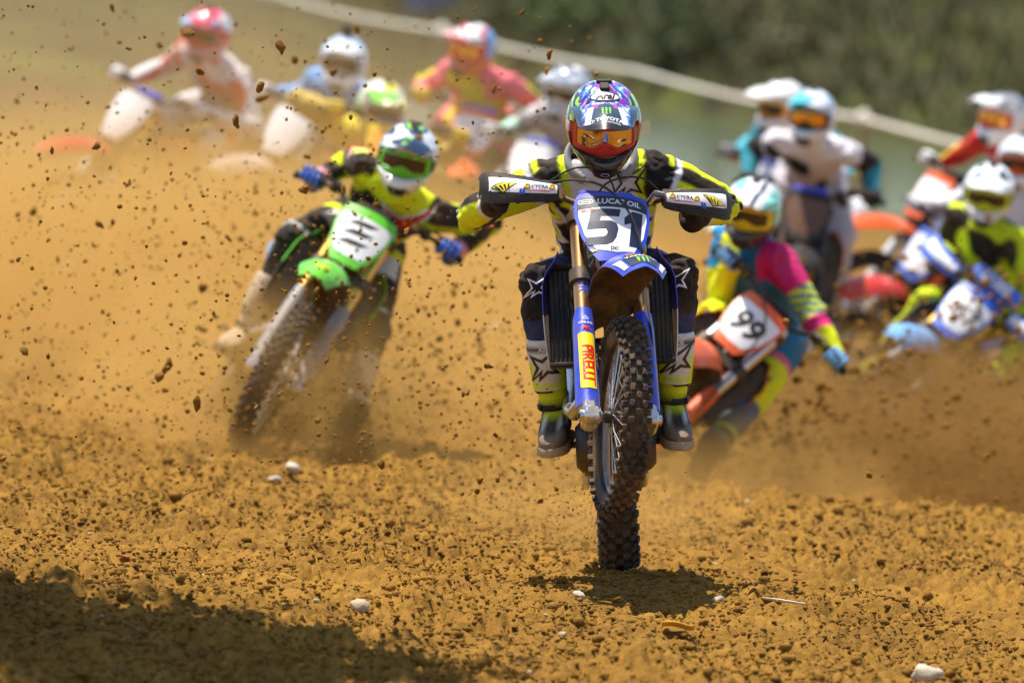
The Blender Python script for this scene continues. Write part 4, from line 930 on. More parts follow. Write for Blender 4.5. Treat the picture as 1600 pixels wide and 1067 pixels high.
plate_print(B1, join2d(shift(stroke2d([(-.02, .008), (.02, .008), (.024, 0), (.02, -.008), (-.02, -.008), (-.024, 0)], .003), -.093, .090), shift(rect2d(.034, .004), -.093, .090)), 'white_print', .0036, 'emblem')
plate_print(B1, shift(text2d('MAVTV', .012, .02, .2), -.088, .052), 'red_print', .0036); plate_print(B1, shift(stroke2d(ell2d(.022, .008)[0], .0015), -.088, .052), 'red_print', .0036, 'emblem')
plate_print(B1, shift(text2d('DC', .020, .03), -.005, -.113), 'black_print', .0036)
FEB = bvh_of(FEND)
def fender_print(B, s2, m, x=1.76, y=0., off=.0022, name='lettering'):
    return onto(B, FE_I, s2, FEB, V(x, y, .86), EY, unit(V(-1, 0, .42)), m, off, name)
fender_print(B1, poly2d([(-.060, .015), (-.045, .075), (.045, .075), (.060, .015), (.042, -.066), (-.042, -.066)]), 'navy_print', name='panel')
fender_print(B1, shift(text2d('YAMAHA', .026, .03), 0, .018), 'white_print', off=.0034); fender_print(B1, shift(claw2d(.05), 0, -.030), 'green_print', off=.0034, name='emblem')
for sd in (-1, 1): fender_print(B1, poly2d([(sd * x, y) for x, y in [(.090, .03), (.068, .02), (.050, -.062), (.062, -.060)]]), 'white_print', off=.0030, name='panel')
fender_print(B1, join2d(shift(text2d('RM', .022, .03), -.028, .055), shift(text2d('RM', .022, .03), .028, .055)), 'gold_print', off=.0034)
GB = bvh_of(GUARD); gO = fp(.26, -.104, .012)
def guard_print(s2, m, off=.002, name='lettering'): return onto(B1, GUARD_I + 1, s2, GB, gO, -FU, EY, m, off, name)
guard_print(rect2d(.235, .054, .035, 0, .008), 'yellow_print', name='panel'); guard_print(shift(text2d('PIRELLI', .050, .03, 0, .98), .045, -.001), 'red_print', .0032)
guard_print(shift(rect2d(.165, .0045), .06, .020), 'red_print', .0032, 'stripe')
guard_print(join2d(shift(text2d('GALFER', .017, .02, .2), .02, .036)), 'white_print', .0032)
guard_print(shift(text2d('OHLINS', .013, .02), -.125, 0, 1, R(90)), 'white_print', .0032); guard_print(shift(text2d('ML', .022, .03, .3), -.103, 0, 1, R(90)), 'red_print', .0032)
guard_print(join2d(*[shift(stroke2d(ell2d(.0045, .0045)[0], .0016), -.142 - dx, dy) for dx, dy in ((0, -.0045), (0, .0045), (.007, 0))]), 'white_print', .0032, 'emblem')
fb = bvh_of(PARTS[FORK_I[0]][1]); onto(B1, FORK_I[0], text2d('JCR', .046, .02), fb, fp(.56, -.104, -.002), -FU, EY, 'blue_print', .001)
onto(B1, PL_I, shift(wing2d(.026)[0], -.088, -.125, 1, -.1), PLB, plate_pt(0, 0), EY, FU, 'yellow_print', .003, 'emblem'); onto(B1, PL_I, shift(wing2d(.026)[1], -.088, -.125, 1, -.1), PLB, plate_pt(0, 0), EY, FU, 'black_print', .004, 'emblem')
def fixed(B, name, me, m, parent=None):
    o_ = obj(name, me, m, parent or B.root)
    if parent is None: o_.matrix_local = B.S
    return o_
def handguards(B, base, panel, text=True):
    for sd in (-1, 1):
        hh = lambda v: float(np.interp(v, [0, .12, .5, .88, .97, 1], [.028, .040, .056, .066, .058, .036]))
        def g_(u, v, k=1., off=0.): 
            h = hh(v) * k; w_ = u * 2 - 1; return fp(.905 + w_ * h + .008 * (v - .5), sd * lerp(.185, .442, v), .070 - .022 * w_ * w_ + off) - V(.11 * v ** 3.5, 0, -.012 * v ** 3.5)
        mb = MB(); mb.shell(g_, 14, 26, .005 * sd); gm = mb.mesh('guard'); o_ = fixed(B, 'handguard', gm, base)
        mb = MB(); mb.shell(lambda u, v: g_(u, lerp(.03, .90, v), .80, .004), 10, 20, .004 * sd); pm = mb.mesh('panel'); obj('guard_panel', pm, panel, o_)
        mb = MB(); mb.tube([bar_at(sd * .15), bar_at(sd * .17) + FN * .05, fp(.912, sd * .20, .062)], [.011, .012, .012], 8); obj('mount', mb.mesh('mount'), 'alloy', o_)
        mb = MB(); mb.tube([bar_at(sd * .418), fp(.95, sd * .438, -.07), fp(.92, sd * .434, -.03)], [.011, .010, .009], 8); obj('end_mount', mb.mesh('mount'), 'alloy', o_)
        if not text: continue
        pb = bvh_of(pm); c = fp(.907, sd * .30, .06)
        def dp(s2, m, off=.0015, nm='lettering'): obj(nm, decal(s2, pb, c, EY, FU, off), m, o_)
        dp(shift(wing2d(.046)[0], sd * .068, .006), 'black_print', nm='emblem'); dp(shift(scl(wing2d(.046)[0], .86, .80, 0, 0), sd * .068, .006), 'yellow_print', .0024, 'emblem'); dp(shift(wing2d(.046)[1], sd * .068, .006), 'black_print', .0032, 'emblem')
        dp(shift(text2d('CYCRA', .018, .03, .15), -sd * .045, -.004), 'navy_print', .0022); dp(shift(rect2d(.07, .003), -sd * .045, -.020), 'red_print', .0022, 'stripe')
        dp(join2d(*[poly2d([(sd * x + k_ * .010, y) for x, y in [(.016, -.030), (.024, -.030), (.022, -.012), (.014, -.012)][::sd]]) for k_ in (0, 1)]), 'blue_print', .002, 'stripe')
        for dx in (-.002, -.088):
            mb = MB(); p_ = pb.ray_cast(Vector(c + EY * sd * dx + FN * .1 - FU * .004), Vector(-FN), .3)[0]
            if p_ is None: continue
            mb.lathe([(-.002, .012), (.003, .012), (.004, .010), (.004, .006), (.002, .004)], np.array(p_), FN, 14); obj('bolt', mb.mesh('bolt'), 'gold', o_)
handguards(B1, 'black_plastic', 'white_plastic')
def cable(B, name, pts, r_=.0042, m='grip'):
    P = [np.asarray(p, float) for p in pts]; out = []; Q = [2 * P[0] - P[1]] + P + [2 * P[-1] - P[-2]]
    for i in range(len(P) - 1):
        for t in np.linspace(0, 1, 8, endpoint=False):
            p0, p1, p2, p3 = Q[i:i + 4]; out.append(.5 * (2 * p1 + (p2 - p0) * t + (2 * p0 - 5 * p1 + 4 * p2 - p3) * t * t + (3 * p1 - p0 - 3 * p2 + p3) * t ** 3))
    out.append(P[-1]); mb = MB(); mb.tube(out, r_, 8); return fixed(B, name, mb.mesh(name), m)
cable(B1, 'brake_hose', [bar_at(-.20) + FN * .035 + FU * .012, fp(.955, -.12, .06), plate_pt(-.04, .125, .045), plate_pt(.035, .05, .035), plate_pt(.075, -.03, .022), plate_pt(.092, -.11, .012), fp(.60, .10, .02), fp(.45, .118, .012), fp(.28, .125, -.005), fp(.10, .10, -.05)])
cable(B1, 'clutch_cable', [bar_at(.20) + FN * .03, fp(.99, .12, .05), fp(.985, .03, .045), fp(.95, -.03, .01), fp(.85, -.05, -.08)], .0036)
cable(B1, 'throttle_cable', [bar_at(-.22) + FU * .016, fp(1.035, -.12, .02), fp(1.03, -.02, .02), fp(.98, .03, -.02), fp(.86, .04, -.09)], .0036)
# prints and fittings of the lead rider
rl = V(*R1['root'].location); bb = bvh_of(R1['body'].data)
def on_body(s2, O, X, Y, m, nm='emblem', off=.003): return obj(nm, decal(s2, bb, O - rl, X, Y, off, .01), m, R1['body'])
X_ = R1['A']; Y_ = R1['sp']
on_body(star2d(.13, .008), at(984, 290, 29.75), V(1, 0, 0), V(0, 0, 1), 'black_print')
for nm, px in (('l', 1052), ('r', 843)):
    kn = R1['J'][nm][4]; on_body(star2d(.085, .006), kn + V(0, 0, -.01), V(1, 0, 0), V(0, 0, 1), 'white_print')
    ob, bm_, _, _ = R1['boots'][nm]; obj('emblem', decal(star2d(.115, .011), bvh_of(bm_), V(.06, 0, .18), V(0, 1, 0), V(0, 0, 1), .002), 'black_print', ob)
    obj('lettering', decal(shift(text2d('XIII', .022, .02), 0, .246), bvh_of(bm_), V(.06, 0, 0), V(0, 1, 0), V(0, 0, 1), .002), 'white_print', ob)
h_, gf_, hm_, pk_ = R1['helmet']; hb_ = bvh_of(hm_); pb_ = bvh_of(pk_)
O_ = V(.062, 0, .14); XX = V(0, 1, 0); YY = unit(V(-.88, 0, .48))
obj('emblem', decal(ell2d(.052, .021), hb_, O_, XX, YY, .0012), 'white_print', h_); obj('emblem', decal(stroke2d(ell2d(.050, .019)[0], .003), hb_, O_, XX, YY, .002), 'black_print', h_)
obj('lettering', decal(text2d('Arai', .036, .03, .25), hb_, O_, XX, YY, .0024), 'black_print', h_)
O_ = V(.20, 0, .15); YY = unit(V(-1, 0, .1))
obj('emblem', decal(shift(claw2d(.042), 0, .018), pb_, O_, XX, YY, .0014), 'green_print', h_); obj('lettering', decal(shift(text2d('TOYOTA', .023, .03), .010, -.030), pb_, O_, XX, YY, .0014), 'white_print', h_)
obj('lettering', decal(shift(text2d("LET'S GO PLACES", .0085, .02), .015, -.047), pb_, O_, XX, YY, .0014), 'white_print', h_); obj('emblem', decal(join2d(shift(stroke2d(ell2d(.010, .007)[0], .0018), -.052, -.030), shift(stroke2d(ell2d(.004, .007)[0], .0015), -.052, -.030)), pb_, O_, XX, YY, .0014), 'white_print', h_)
for sd in (-1, 1): obj('emblem', decal(claw2d(.034), hb_, helm_r(R(42 * sd), R(-36)), unit(V(-.67 * sd, .74, 0)), V(0, 0, 1), .0016), 'green_print', h_)
obj('emblem', decal(stroke2d(ell2d(.013, .007)[0], .002), bvh_of(MOUTH), helm_r(0, R(-38)), XX, V(0, 0, 1), .002), 'white_print', h_)
mb = MB(); mb.shell(lambda u, v: gog_pt(R(46) + R(34) * v, lerp(R(-9), R(13), u), 1.0) * V(1, 1.02, 1) + V(-.0 * v, .03 * v ** 2, 0), 6, 8, .0006); obj('tear_off_tab', mb.mesh('tab'), 'clear_film', gf_)
mb = MB(); q_ = [R1['C'] + R1['sp'] * (.035 - .03 * math.cos(a)) + R1['A'] * .118 * math.sin(a) + R1['F'] * .10 * math.cos(a) - rl for a in np.linspace(R(35), R(325), 40)]; mb.tube(q_, [(.020, .014)] * 40, 10, xax=R1['sp'])
obj('neck_brace', mb.mesh('brace'), 'grey_plastic', R1['root'])

# 2. green bike on the left
def plate_num(B, txt, m, sz=.13, bold=.035, shear=.15): plate_print(B, shift(text2d(txt, sz, bold, shear), 0, -.02), m)
GP = dict(fguard='grey_plastic', plate_base='green_plastic', fender='green_plastic', plastic='green_plastic', shroud='green_plastic', shroud2='black_plastic', side='green_plastic', fork='gold', rim='black_metal', pad='black_plastic', seat='black_plastic')
B2 = bike('green motocross bike leaning hard through the dust', -1.33, 38.2, 0, 6, -30.5, 0, -15, GP)
plate_print(B2, join2d(*[scl(poly2d([(x, y) for x, y in [(0, 0), (.75, .10), (1, .30), (.30, .24)]]), .15, .13, -.085, -.075 + .052 * k) for k in range(3)]), 'black_print')
fender_print(B2, shift(claw2d(.075), 0, -.01), 'yellow_print', x=1.74, name='emblem')
def suit2(nm, t, ang, T, P):
    c = C3(len(nm), (.016, .015, .014)); to = nm == 'torso'; a, h, f = T['a'], T['h'], T['f']
    c[to & (h > .93)] = FLUO; c[to & (h < .56) & (h > .36) & (np.abs(a) > .08)] = FLUO; c[nm == 'neck'] = FLUO
    for k_ in ('ual', 'uar'): m = nm == k_; c[m & (np.abs(ang) < 32) & (t > .25) & (t < .85)] = FLUO; c[m & (np.abs(ang) > 125)] = FLUO; c[m & (np.abs(t - .5) < .08) & (np.abs(ang) < 70)] = (.75, .5, .5); c[m & (np.abs(t - .9) < .06)] = (.7, .1, .1)
    for k_ in ('fal', 'far'): m = nm == k_; c[m & (t > .72)] = (.72, .3, .3); c[m & (np.abs(t - .35) < .12) & (np.abs(ang) < 60)] = FLUO; c[m & (np.abs(ang) > 120) & (t < .6)] = FLUO
    for k_ in ('thl', 'thr'): m = nm == k_; c[m & (np.abs(t - .45) < .12) & (np.abs(ang) < 50)] = (.7, .7, .7); c[m & (np.abs(t - .28) < .05)] = FLUO; c[m & (np.abs(t - .97) < .02)] = (.6, .6, .6)
    return c
f_, u_ = face(16, -4, 10)
R2 = rider('person in black and fluorescent yellow kit with red chest emblem on green bike', B2, at(637, 245, 37.15), f_, u_, lo(B2, .32, .05, 1.02),
   suit2, helm_two((.70, .73, .78), (.012, .03, .07), (.25, .7, .03), 13, 4, WHITE, .47, .66), 'royal_plastic', boot_cols((.50, .40, .28), (.40, .30, .19), (.48, .38, .25)), 'green_plastic', 'lens_dark', feet=((at(382, 520, 37.4), (-.45, -1, -.35)), (at(548, 640, 37.1), (.1, -1, -.2))), voxel=.007, hi=True, elbow=dict(r=(-.45, .8, -.05), l=(.7, .4, -.5)))
rl2 = V(*R2['root'].location); b2 = bvh_of(R2['body'].data); o2 = lerp(R2['H'], R2['C'], .80) + R2['F'] * .1 + R2['A'] * .09
obj('emblem', decal(poly2d([(x * .26, y * .26) for x, y in STAR]), b2, o2 - rl2, unit(R2['A'] + R2['sp'] * .15), R2['sp'], .003), 'red_print', R2['body']); obj('emblem', decal(star2d(.27, .016), b2, o2 - rl2, unit(R2['A'] + R2['sp'] * .15), R2['sp'], .0045), 'white_print', R2['body'])
h2 = R2['helmet']; obj('emblem', decal(claw2d(.045), bvh_of(h2[3]), V(.19, 0, .15), V(0, 1, 0), V(-1, 0, .1), .0015), 'green_print', h2[0])

# 3. orange bike, number 99
OP = dict(fguard='orange_plastic', plate_base='orange_plastic', fender='orange_plastic', plastic='orange_plastic', shroud='orange_plastic', shroud2='white_plastic', side='white_plastic', fork='alloy', rim='black_metal', pad='black_plastic', frame='black_metal', exhaust='black_metal')
B3 = bike('orange motocross bike numbered 99 leaning over behind the lead bike', .52, 39.5, -.16, -8, -43, 0, -12, OP)
plate_num(B3, '99', 'black_print', .155, .035, .1)
def suit99(nm, t, ang, T, P):
    c = C3(len(nm), (.012, .13, .24)); to = nm == 'torso'; a, h, f = T['a'], T['h'], T['f']; Y9 = (.75, .80, .01)
    c[to & (a < -.08)] = Y9; c[to & (a < -.02) & (((h * 4 + a * 6) % 1) < .4)] = (.012, .16, .28); c[to & (h > .78) & (a > .10)] = MAGENTA; c[to & (h > .86) & (a < 0)] = Y9; c[nm == 'neck'] = BLACK
    m = nm == 'ual'; c[m] = MAGENTA; c[m & (t > .50)] = Y9; c[m & (t > .50) & (((t * 7 + ang * .01) % 1) < .45)] = (.01, .2, .34)
    m = nm == 'fal'; c[m] = Y9; c[m & (t < .30)] = MAGENTA; m = nm == 'uar'; c[m] = (.01, .22, .45); c[m & (t > .5)] = Y9; m = nm == 'far'; c[m] = Y9
    for k_ in ('thl', 'thr'): m = nm == k_; c[m] = Y9; c[m & (t < .5)] = (.012, .16, .28); c[m & (np.abs(t - .55) < .05)] = PINK
    for k_ in ('shl', 'shr'): m = nm == k_; c[m] = Y9; c[m & (t > .25)] = (.01, .10, .2)
    return c
def helm99(az, el, P):
    c = C3(len(az), (.8, .8, .82)); c[(P[:, 1] < -.045 + .03 * np.sin(P[:, 0] * 25)) & (P[:, 1] > -.085)] = MINT; c[(P[:, 1] > .035) & (P[:, 1] < .072 + .02 * np.sin(P[:, 2] * 40))] = (.02, .03, .06); c[(P[:, 1] > .085)] = MINT; c[el < -12] = (.02, .02, .03); return c
f_, u_ = face(18, -12, 8)
R3 = rider('person in teal, yellow and magenta kit leaning the orange bike 99', B3, at(1175, 328, 38.55), f_, u_, lo(B3, .38, .08, 1.0), suit99, helm99, 'lblue_plastic', boot_cols((.02, .06, .08), (.3, .5, .05), (.03, .05, .06)), 'yellow_plastic', 'lens_dark', feet=(None, (at(1112, 705, 38.2), (-.35, -1, -.3))), voxel=.008, knee=dict(l=(.9, -.6, .5)))

# 4. blue and white bike at the right edge
WP = dict(fguard='grey_plastic', plate_base='royal_plastic', plate_field='white_print', fender='lblue_plastic', plastic='royal_plastic', shroud='royal_plastic', shroud2='white_plastic', side='white_plastic', fork='gold', pad='royal_plastic', rim='black_metal')
B4 = bike('blue and white motocross bike cornering at the right edge', 1.84, 43.9, -.22, -12, -40, 0, -12, WP)
plate_num(B4, '857', 'brown_print', .115, .03, 0.); handguards(B4, 'royal_plastic', 'white_plastic', False)
mb = MB(); mb.box(fp(1.0, 0, .01), (.06, .30, .09), np.column_stack([FN, EY, FU]), .02); pm = mb.mesh('pad'); po = fixed(B4, 'bar_pad', pm, 'royal_plastic'); obj('lettering', decal(text2d('LUBE', .075, .03), bvh_of(pm), fp(1.0, 0, .04), EY, FU, .002), 'white_print', po)
f_, u_ = face(20, -6, 6)
FY4 = (.60, .76, .012)
R4 = rider('person in black splashed fluorescent yellow jersey on blue and white bike', B4, at(1545, 300, 42.9), f_, u_, lo(B4, .36, .06, 1.02), plain_suit(FY4, FY4, FY4, FY4, FY4, FY4, BLACK, FY4, BLACK, FY4, FY4, BLACK, .60, 11, 5), helm_two((.80, .82, .83), (.03, .07, .08), (.10, .2, .2), 14, 9, (.7, .7, .7), .60, .70), 'fluo_plastic', boot_cols(FY4, FY4, (.3, .4, .02)), 'fluo_plastic', 'lens_dark', feet=(None, (at(1545, 590, 42.6), (-.2, -1, -.3))), voxel=.009)

# 5 to 8. riders behind on the right
KP = dict(fguard='black_plastic', plate_base='white_plastic', fender='white_plastic', plastic='white_plastic', shroud='red_plastic', shroud2='white_plastic', side='white_plastic', fork='black_metal')
B5 = bike('dusty dark motocross bike under the standing white and black rider', 1.50, 47.3, -.12, -2, -4, 0, 0, {**KP, 'plate_base': 'black_plastic', 'plate_field': 'brown_print', 'fender': 'black_plastic'})
f_, u_ = face(10, -14, 3)
rider('person in white, black and teal kit standing on the pegs', B5, at(1268, 182, 46.2), f_, u_, lo(B5, .32, 0, 1.28), plain_suit((.74, .72, .78), (.74, .72, .78), (.72, .7, .76), BLACK, BLACK, TEAL, TEAL, (.55, .53, .60), (.55, .53, .6), (.5, .48, .55), (.5, .48, .5), BLACK, .74, 8, 7), helm_two((.72, .76, .86), (.10, .42, .70), (.05, .55, .55), 10, 12, (.7, .7, .74), .54, .64), 'black_fabric', boot_cols((.5, .48, .5), (.4, .4, .42), (.2, .2, .2)), 'black_plastic', 'lens_amber')
B6 = bike('white motocross bike hidden behind the standing rider', 1.72, 50.2, -.05, -22, -6, 0, 0, KP)
f_, u_ = face(14, -45, 4)
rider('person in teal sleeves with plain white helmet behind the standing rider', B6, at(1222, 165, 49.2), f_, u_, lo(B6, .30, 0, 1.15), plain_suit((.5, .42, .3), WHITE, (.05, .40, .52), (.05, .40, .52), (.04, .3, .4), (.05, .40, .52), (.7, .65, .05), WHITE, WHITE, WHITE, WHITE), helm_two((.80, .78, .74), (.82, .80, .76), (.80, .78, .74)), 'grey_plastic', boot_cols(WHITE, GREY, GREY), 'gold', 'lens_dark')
B7 = bike('orange and white motocross bike with long orange fender on the right', 2.98, 49.2, -.02, -48, -13, 2, -4, {**OP, 'fguard': 'white_plastic'})
f_, u_ = face(6, -42, 4)
rider('person in red and yellow sleeves and white visor helmet at the right edge', B7, at(1568, 185, 47.9), f_, u_, lo(B7, .28, 0, 1.12), plain_suit((.7, .68, .7), WHITE, RED, RED, (.7, .05, .03), (.8, .62, .02), RED, WHITE, WHITE, (.75, .65, .05), WHITE), helm_two((.78, .78, .78), (.25, .25, .27), (.7, .7, .7), 8, 21, None, .58, .9), 'white_plastic', boot_cols(WHITE, GREY, GREY), 'orange_plastic', 'lens_amber')
B8 = bike('red and white fronted motocross bike behind the bike at the right edge', 2.62, 48.2, -.22, -38, -24, 0, 0, {**WP, 'fender': 'red_plastic', 'fork': 'orange_plastic'})
f_, u_ = face(12, -10, 4)
rider('person with glossy white helmet half out of the right edge', B8, at(1594, 252, 47.3), f_, u_, lo(B8, .28, .05, 1.08), plain_suit((.7, .7, .74), WHITE, WHITE, WHITE, GREY, WHITE, GREY, WHITE, WHITE, GREY, WHITE, GREY, .7), helm_two((.82, .83, .85), (.75, .78, .82), (.5, .6, .7), 9, 31), 'white_plastic', boot_cols(WHITE, GREY, GREY), 'orange_plastic', 'lens_dark')

# 9 to 13. riders behind on the left
RP = dict(fguard='white_plastic', plate_base='white_plastic', fender='red_plastic', plastic='red_plastic', shroud='red_plastic', shroud2='white_plastic', side='white_plastic', fork='gold', frame='alloy', seat='black_plastic')
B9 = bike('red and white motocross bike far back on the left', -1.80, 49.2, .13, -36, -16, 0, -4, RP)
f_, u_ = face(14, -20, 5)
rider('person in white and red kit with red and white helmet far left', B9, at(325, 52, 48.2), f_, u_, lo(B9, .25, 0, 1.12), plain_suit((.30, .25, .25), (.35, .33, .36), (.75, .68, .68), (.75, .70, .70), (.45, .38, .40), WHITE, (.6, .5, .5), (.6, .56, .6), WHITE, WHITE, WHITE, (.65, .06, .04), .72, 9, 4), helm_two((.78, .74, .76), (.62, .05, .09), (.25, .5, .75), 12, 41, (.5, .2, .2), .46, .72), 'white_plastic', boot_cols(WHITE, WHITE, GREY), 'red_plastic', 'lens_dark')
B10 = bike('orange and white motocross bike under the light blue rider', -1.02, 48.3, .12, -26, -13, 0, -4, {**OP, 'plate_base': 'white_plastic', 'fender': 'white_plastic'})
f_, u_ = face(12, -8, 4)
R10 = rider('person in light blue jersey and white helmet with a camera on top', B10, at(537, 97, 47.3), f_, u_, lo(B10, .25, 0, 1.12), plain_suit((.32, .36, .48), (.42, .40, .44), (.16, .42, .80), (.16, .42, .80), (.30, .4, .62), (.16, .42, .80), (.16, .42, .8), WHITE, WHITE, WHITE, WHITE), helm_two((.80, .82, .85), (.78, .80, .84), (.30, .50, .78), 9, 51, None, .5, .72), 'white_plastic', boot_cols(WHITE, GREY, GREY), 'grey_plastic', 'lens_dark')
mb = MB(); mb.box((0, 0, .185), (.035, .06, .042), None, .006); mb.tube([V(0, 0, .14), V(0, 0, .17)], .014, 8); mb.lathe([(0, .012), (.012, .012), (.014, .008)], (.017, .012, .188), (1, 0, 0), 10)
cm = obj('helmet_camera', mb.mesh('camera'), 'black_plastic'); cm.matrix_world = R10['Mh']; tag(cm, 'small black action camera mounted on top of the white helmet', 'camera')
B11 = bike('dust covered motocross bike behind the green bike', -.80, 46.8, .08, -4, -8, 0, 0, {**KP, 'plate_base': 'yellow_plastic', 'plate_field': 'gold_print', 'fender': 'yellow_plastic'})
f_, u_ = face(20, 14, 6)
rider('person with bright yellow, white and green helmet low in the dust', B11, at(595, 167, 45.9), f_, u_, lo(B11, .25, 0, .98), plain_suit((.45, .32, .1), (.5, .4, .15), (.7, .6, .05), (.55, .42, .1), (.5, .4, .1), (.55, .4, .1), (.5, .4, .1), (.4, .3, .1), (.4, .3, .1), (.4, .3, .1), WHITE), helm_two((.80, .72, .03), (.78, .78, .70), (.18, .60, .05), 10, 61, None, .52, .66), 'yellow_plastic', boot_cols(WHITE, GREY, GREY), 'white_plastic', 'lens_dark')
B12 = bike('motocross bike under the pink and yellow rider far back', -.42, 50.0, .14, -2, -8, 0, 0, {**KP, 'fender': 'orange_plastic', 'plate_base': 'orange_plastic'})
f_, u_ = face(12, -30, 4)
rider('person in pink and yellow kit with red, white and blue helmet', B12, at(738, 76, 49.0), f_, u_, lo(B12, .25, 0, 1.12), plain_suit((.72, .30, .12), (.70, .62, .04), PINK, (.78, .72, .02), PINK, PINK, (.78, .7, .02), (.72, .6, .05), PINK, PINK, PINK, (.75, .70, .02), .62, 9, 6), helm_two((.80, .76, .76), (.70, .06, .05), (.15, .40, .75), 12, 71, (.6, .15, .08), .46, .62), 'yellow_plastic', boot_cols(WHITE, PINK, GREY), 'orange_plastic', 'lens_amber')
B13 = bike('white motocross bike directly behind the lead rider', .18, 48.0, .02, -14, -8, 0, -6, {**KP, 'fender': 'white_plastic'})
f_, u_ = face(14, -24, 4)
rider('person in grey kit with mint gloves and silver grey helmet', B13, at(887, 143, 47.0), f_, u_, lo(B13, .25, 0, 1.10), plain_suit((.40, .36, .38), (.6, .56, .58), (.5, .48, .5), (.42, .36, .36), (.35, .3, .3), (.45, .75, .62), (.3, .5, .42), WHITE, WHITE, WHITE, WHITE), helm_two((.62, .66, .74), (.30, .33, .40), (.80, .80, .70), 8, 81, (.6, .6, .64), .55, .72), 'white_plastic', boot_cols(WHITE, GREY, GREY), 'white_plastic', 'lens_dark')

# ------------------------------------------------------------------ dirt thrown into the air
def fly(k, xr, yr, zr, s0, s1):
    x = random.uniform(*xr); y = random.uniform(*yr); z = lerp(zr[0], zr[1], random.random()); s = s0 + (s1 - s0) * random.random() ** 2.5
    o_ = put('flying_clod', CL[k % 6], 'clod_dirt', (x, y, z), s, 'dark clod of dirt thrown up in the air by the wheels', 'clod', 'clods of dirt in the air')
    o_.rotation_euler = (random.random() * 6, random.random() * 6, random.random() * 6); o_.scale = (s * random.uniform(.8, 1.5), s, s * random.uniform(.6, 1))
for k in range(190): fly(k, (-2.2, .1), (28.6, 37), (.25, 2.05), .005, .021)
for k in range(40): fly(k, (-.2, .28), (29.6, 32), (.15, .8), .004, .012)
for k in range(50): fly(k, (.7, 3.0), (31, 42), (.1, 1.7), .004, .017)
def spray(name, n, origins, vel, s0, s1, seed, lab, arcs=60, spread=.09):
    """clods following ballistic arcs away from the spinning wheels"""
    r = np.random.default_rng(seed); per = n // arcs; PP = []
    for k in range(arcs):
        o_ = np.array(origins[r.integers(len(origins))], float) + r.normal(size=3) * V(.12, .3, .02); v0 = np.array([r.uniform(*vel[0]), r.uniform(*vel[1]), r.uniform(*vel[2])])
        T = 2 * v0[2] / 9.8; t = r.random(per) ** .8 * T; p_ = o_ + v0 * t[:, None] - V(0, 0, 4.9) * (t ** 2)[:, None]; PP.append(p_ + r.normal(size=(per, 3)) * (spread * (.3 + t / T))[:, None])
    PP = np.concatenate(PP); PP = PP[PP[:, 2] > gh(PP[:, 0], PP[:, 1]) + .005]; S_ = s0 + (s1 - s0) * r.random(len(PP)) ** 3.2
    tag(obj(name, scatter(name, PP, S_, seed, 1.), 'clod_dirt'), lab, None, kind='stuff')
spray('flying_dirt', 5200, [(-.2, 33, 0), (-.9, 36, .1), (-.5, 38, .1), (.1, 32, 0), (-1.4, 34, 0)], ((-3.2, .6), (-1.5, 2), (1.5, 6.2)), .0016, .010, 5, 'fine dirt spray hanging in the air on the left', 130, .16)
spray('flying_dirt', 900, [(.40, 30.6, 0)], ((-1.2, .8), (.3, 2.5), (.6, 3.6)), .0012, .0050, 6, 'dirt spray around the lead rear wheel', 30, .05)
spray('flying_dirt', 6500, [(1.6, 41.5, -.2), (2.3, 42.5, -.2), (1.2, 39.5, -.2), (2.7, 41, -.2)], ((-1.6, 2.2), (-1.5, 2), (1.2, 4.6)), .003, .020, 7, 'dirt spray thrown up on the right', 110, .10)
spray('flying_dirt', 2600, [(-.9, 37.5, 0), (-1.0, 38.2, 0)], ((-1.0, 2.4), (-1, 1), (1.2, 4.4)), .003, .014, 8, 'dirt spray around the green bike', 50, .08)
r_ = np.random.default_rng(77); n_ = 3600; P_ = np.c_[r_.uniform(-2.4, .25, n_), r_.uniform(29, 39, n_), .1 + 2.1 * r_.random(n_) ** 1.2]; P_ = P_[noise3(P_, 2.2, 5) > .40]
tag(obj('flying_dirt', scatter('flying_dirt', P_, .0016 + .0070 * r_.random(len(P_)) ** 3, 9, 1.), 'clod_dirt'), 'scattered grit drifting high in the air on the left', None, kind='stuff')
for B in (B3, B4): cable(B, 'brake_hose', [bar_at(-.20) + FN * .035 + FU * .012, fp(.955, -.12, .06), plate_pt(-.04, .125, .045), plate_pt(.05, .05, .035), plate_pt(.085, -.03, .022), plate_pt(.098, -.11, .012), fp(.60, .10, .02), fp(.45, .118, .012), fp(.28, .125, -.005), fp(.10, .10, -.05)], .005)

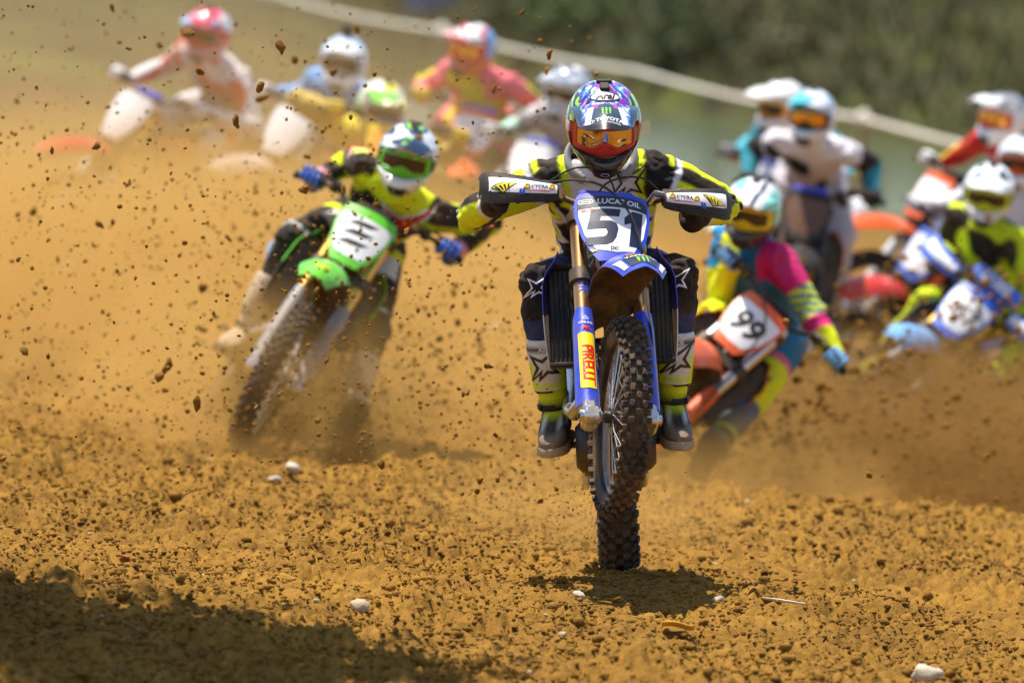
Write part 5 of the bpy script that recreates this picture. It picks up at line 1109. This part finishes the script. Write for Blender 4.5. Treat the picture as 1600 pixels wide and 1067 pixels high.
# ------------------------------------------------------------------ dust hanging over the track
def dust(c, r_, dens, lab, seed=0., nscale=1.1, lo_=.38, hi_=.68, colr=(.80, .50, .155)):
    m = bpy.data.materials.new('dust'); m.use_nodes = True; t = m.node_tree; L = t.links.new
    t.nodes.remove(t.nodes['Principled BSDF']); pv = t.nodes.new('ShaderNodeVolumePrincipled'); L(pv.outputs[0], t.nodes['Material Output'].inputs['Volume'])
    pv.inputs['Color'].default_value = (*colr, 1); pv.inputs['Anisotropy'].default_value = .15
    tc = t.nodes.new('ShaderNodeTexCoord'); ln = t.nodes.new('ShaderNodeVectorMath'); ln.operation = 'LENGTH'; L(tc.outputs['Object'], ln.inputs[0])
    fo = t.nodes.new('ShaderNodeMapRange'); fo.interpolation_type = 'SMOOTHSTEP'; fo.inputs[1].default_value = 1.0; fo.inputs[2].default_value = .25; fo.inputs[3].default_value = 0; fo.inputs[4].default_value = 1; L(ln.outputs['Value'], fo.inputs[0])
    ge_ = t.nodes.new('ShaderNodeNewGeometry'); of = t.nodes.new('ShaderNodeVectorMath'); of.operation = 'ADD'; of.inputs[1].default_value = (seed * 7.3, seed * 3.1, seed); L(ge_.outputs['Position'], of.inputs[0])
    n = t.nodes.new('ShaderNodeTexNoise'); n.inputs['Scale'].default_value = nscale; n.inputs['Detail'].default_value = 3; n.inputs['Roughness'].default_value = .6; L(of.outputs[0], n.inputs['Vector'])
    mr = t.nodes.new('ShaderNodeMapRange'); mr.inputs[1].default_value = lo_; mr.inputs[2].default_value = hi_; mr.inputs[3].default_value = .12; L(n.outputs['Fac'], mr.inputs[0])
    a = t.nodes.new('ShaderNodeMath'); a.operation = 'MULTIPLY'; L(fo.outputs[0], a.inputs[0]); L(mr.outputs[0], a.inputs[1])
    b = t.nodes.new('ShaderNodeMath'); b.operation = 'MULTIPLY'; b.inputs[1].default_value = dens; L(a.outputs[0], b.inputs[0]); L(b.outputs[0], pv.inputs['Density'])
    vv, ff = ico(3); o_ = bpy.data.objects.new('dust_cloud', fast_mesh('dust', vv, ff, 3)); col.objects.link(o_); o_.data.materials.append(m); o_.location = c; o_.scale = r_
    tag(o_, lab, None, kind='stuff')
dust((-1.6, 42.8, .36), (2.6, 3.6, 1.12), 2.0, 'golden dust billowing behind the green bike', 1, 1.6, .45, .57)
dust((-1.15, 37.3, .05), (1.5, 1.8, .85), 1.7, 'dust around the wheels of the green bike', 2, 2.2, .45, .57)
dust((.05, 41.0, .28), (1.5, 4.0, .95), 1.2, 'dust trailing behind the lead bike', 3, 1.8, .45, .57)
dust((2.2, 41.6, -.08), (2.0, 2.4, .72), 3.4, 'brown dust churned up on the right, shade put into its colour', 4, 3.0, .45, .57, (.42, .24, .075))  # cloud colour lowered to stand in for shadow within the dense dust
dust((.30, 32.0, .15), (.8, 1.5, .50), .7, 'dust thrown up by the lead rear wheel', 5, 2.5)
dust((1.1, 38.2, -.15), (.9, 1.5, .50), 1.3, 'dust around the wheels of the orange bike', 8, 2.5)
dust((-3.4, 54, .9), (4.6, 5, 1.9), .22, 'thin dust drifting over the back of the track', 6, .5, .38, .68, (.62, .48, .24))
dust((-1.3, 45.3, .95), (2.6, 1.9, 1.2), .36, 'thin dust veil in front of the riders at the back', 9, 1.2, .38, .68, (.68, .47, .20))
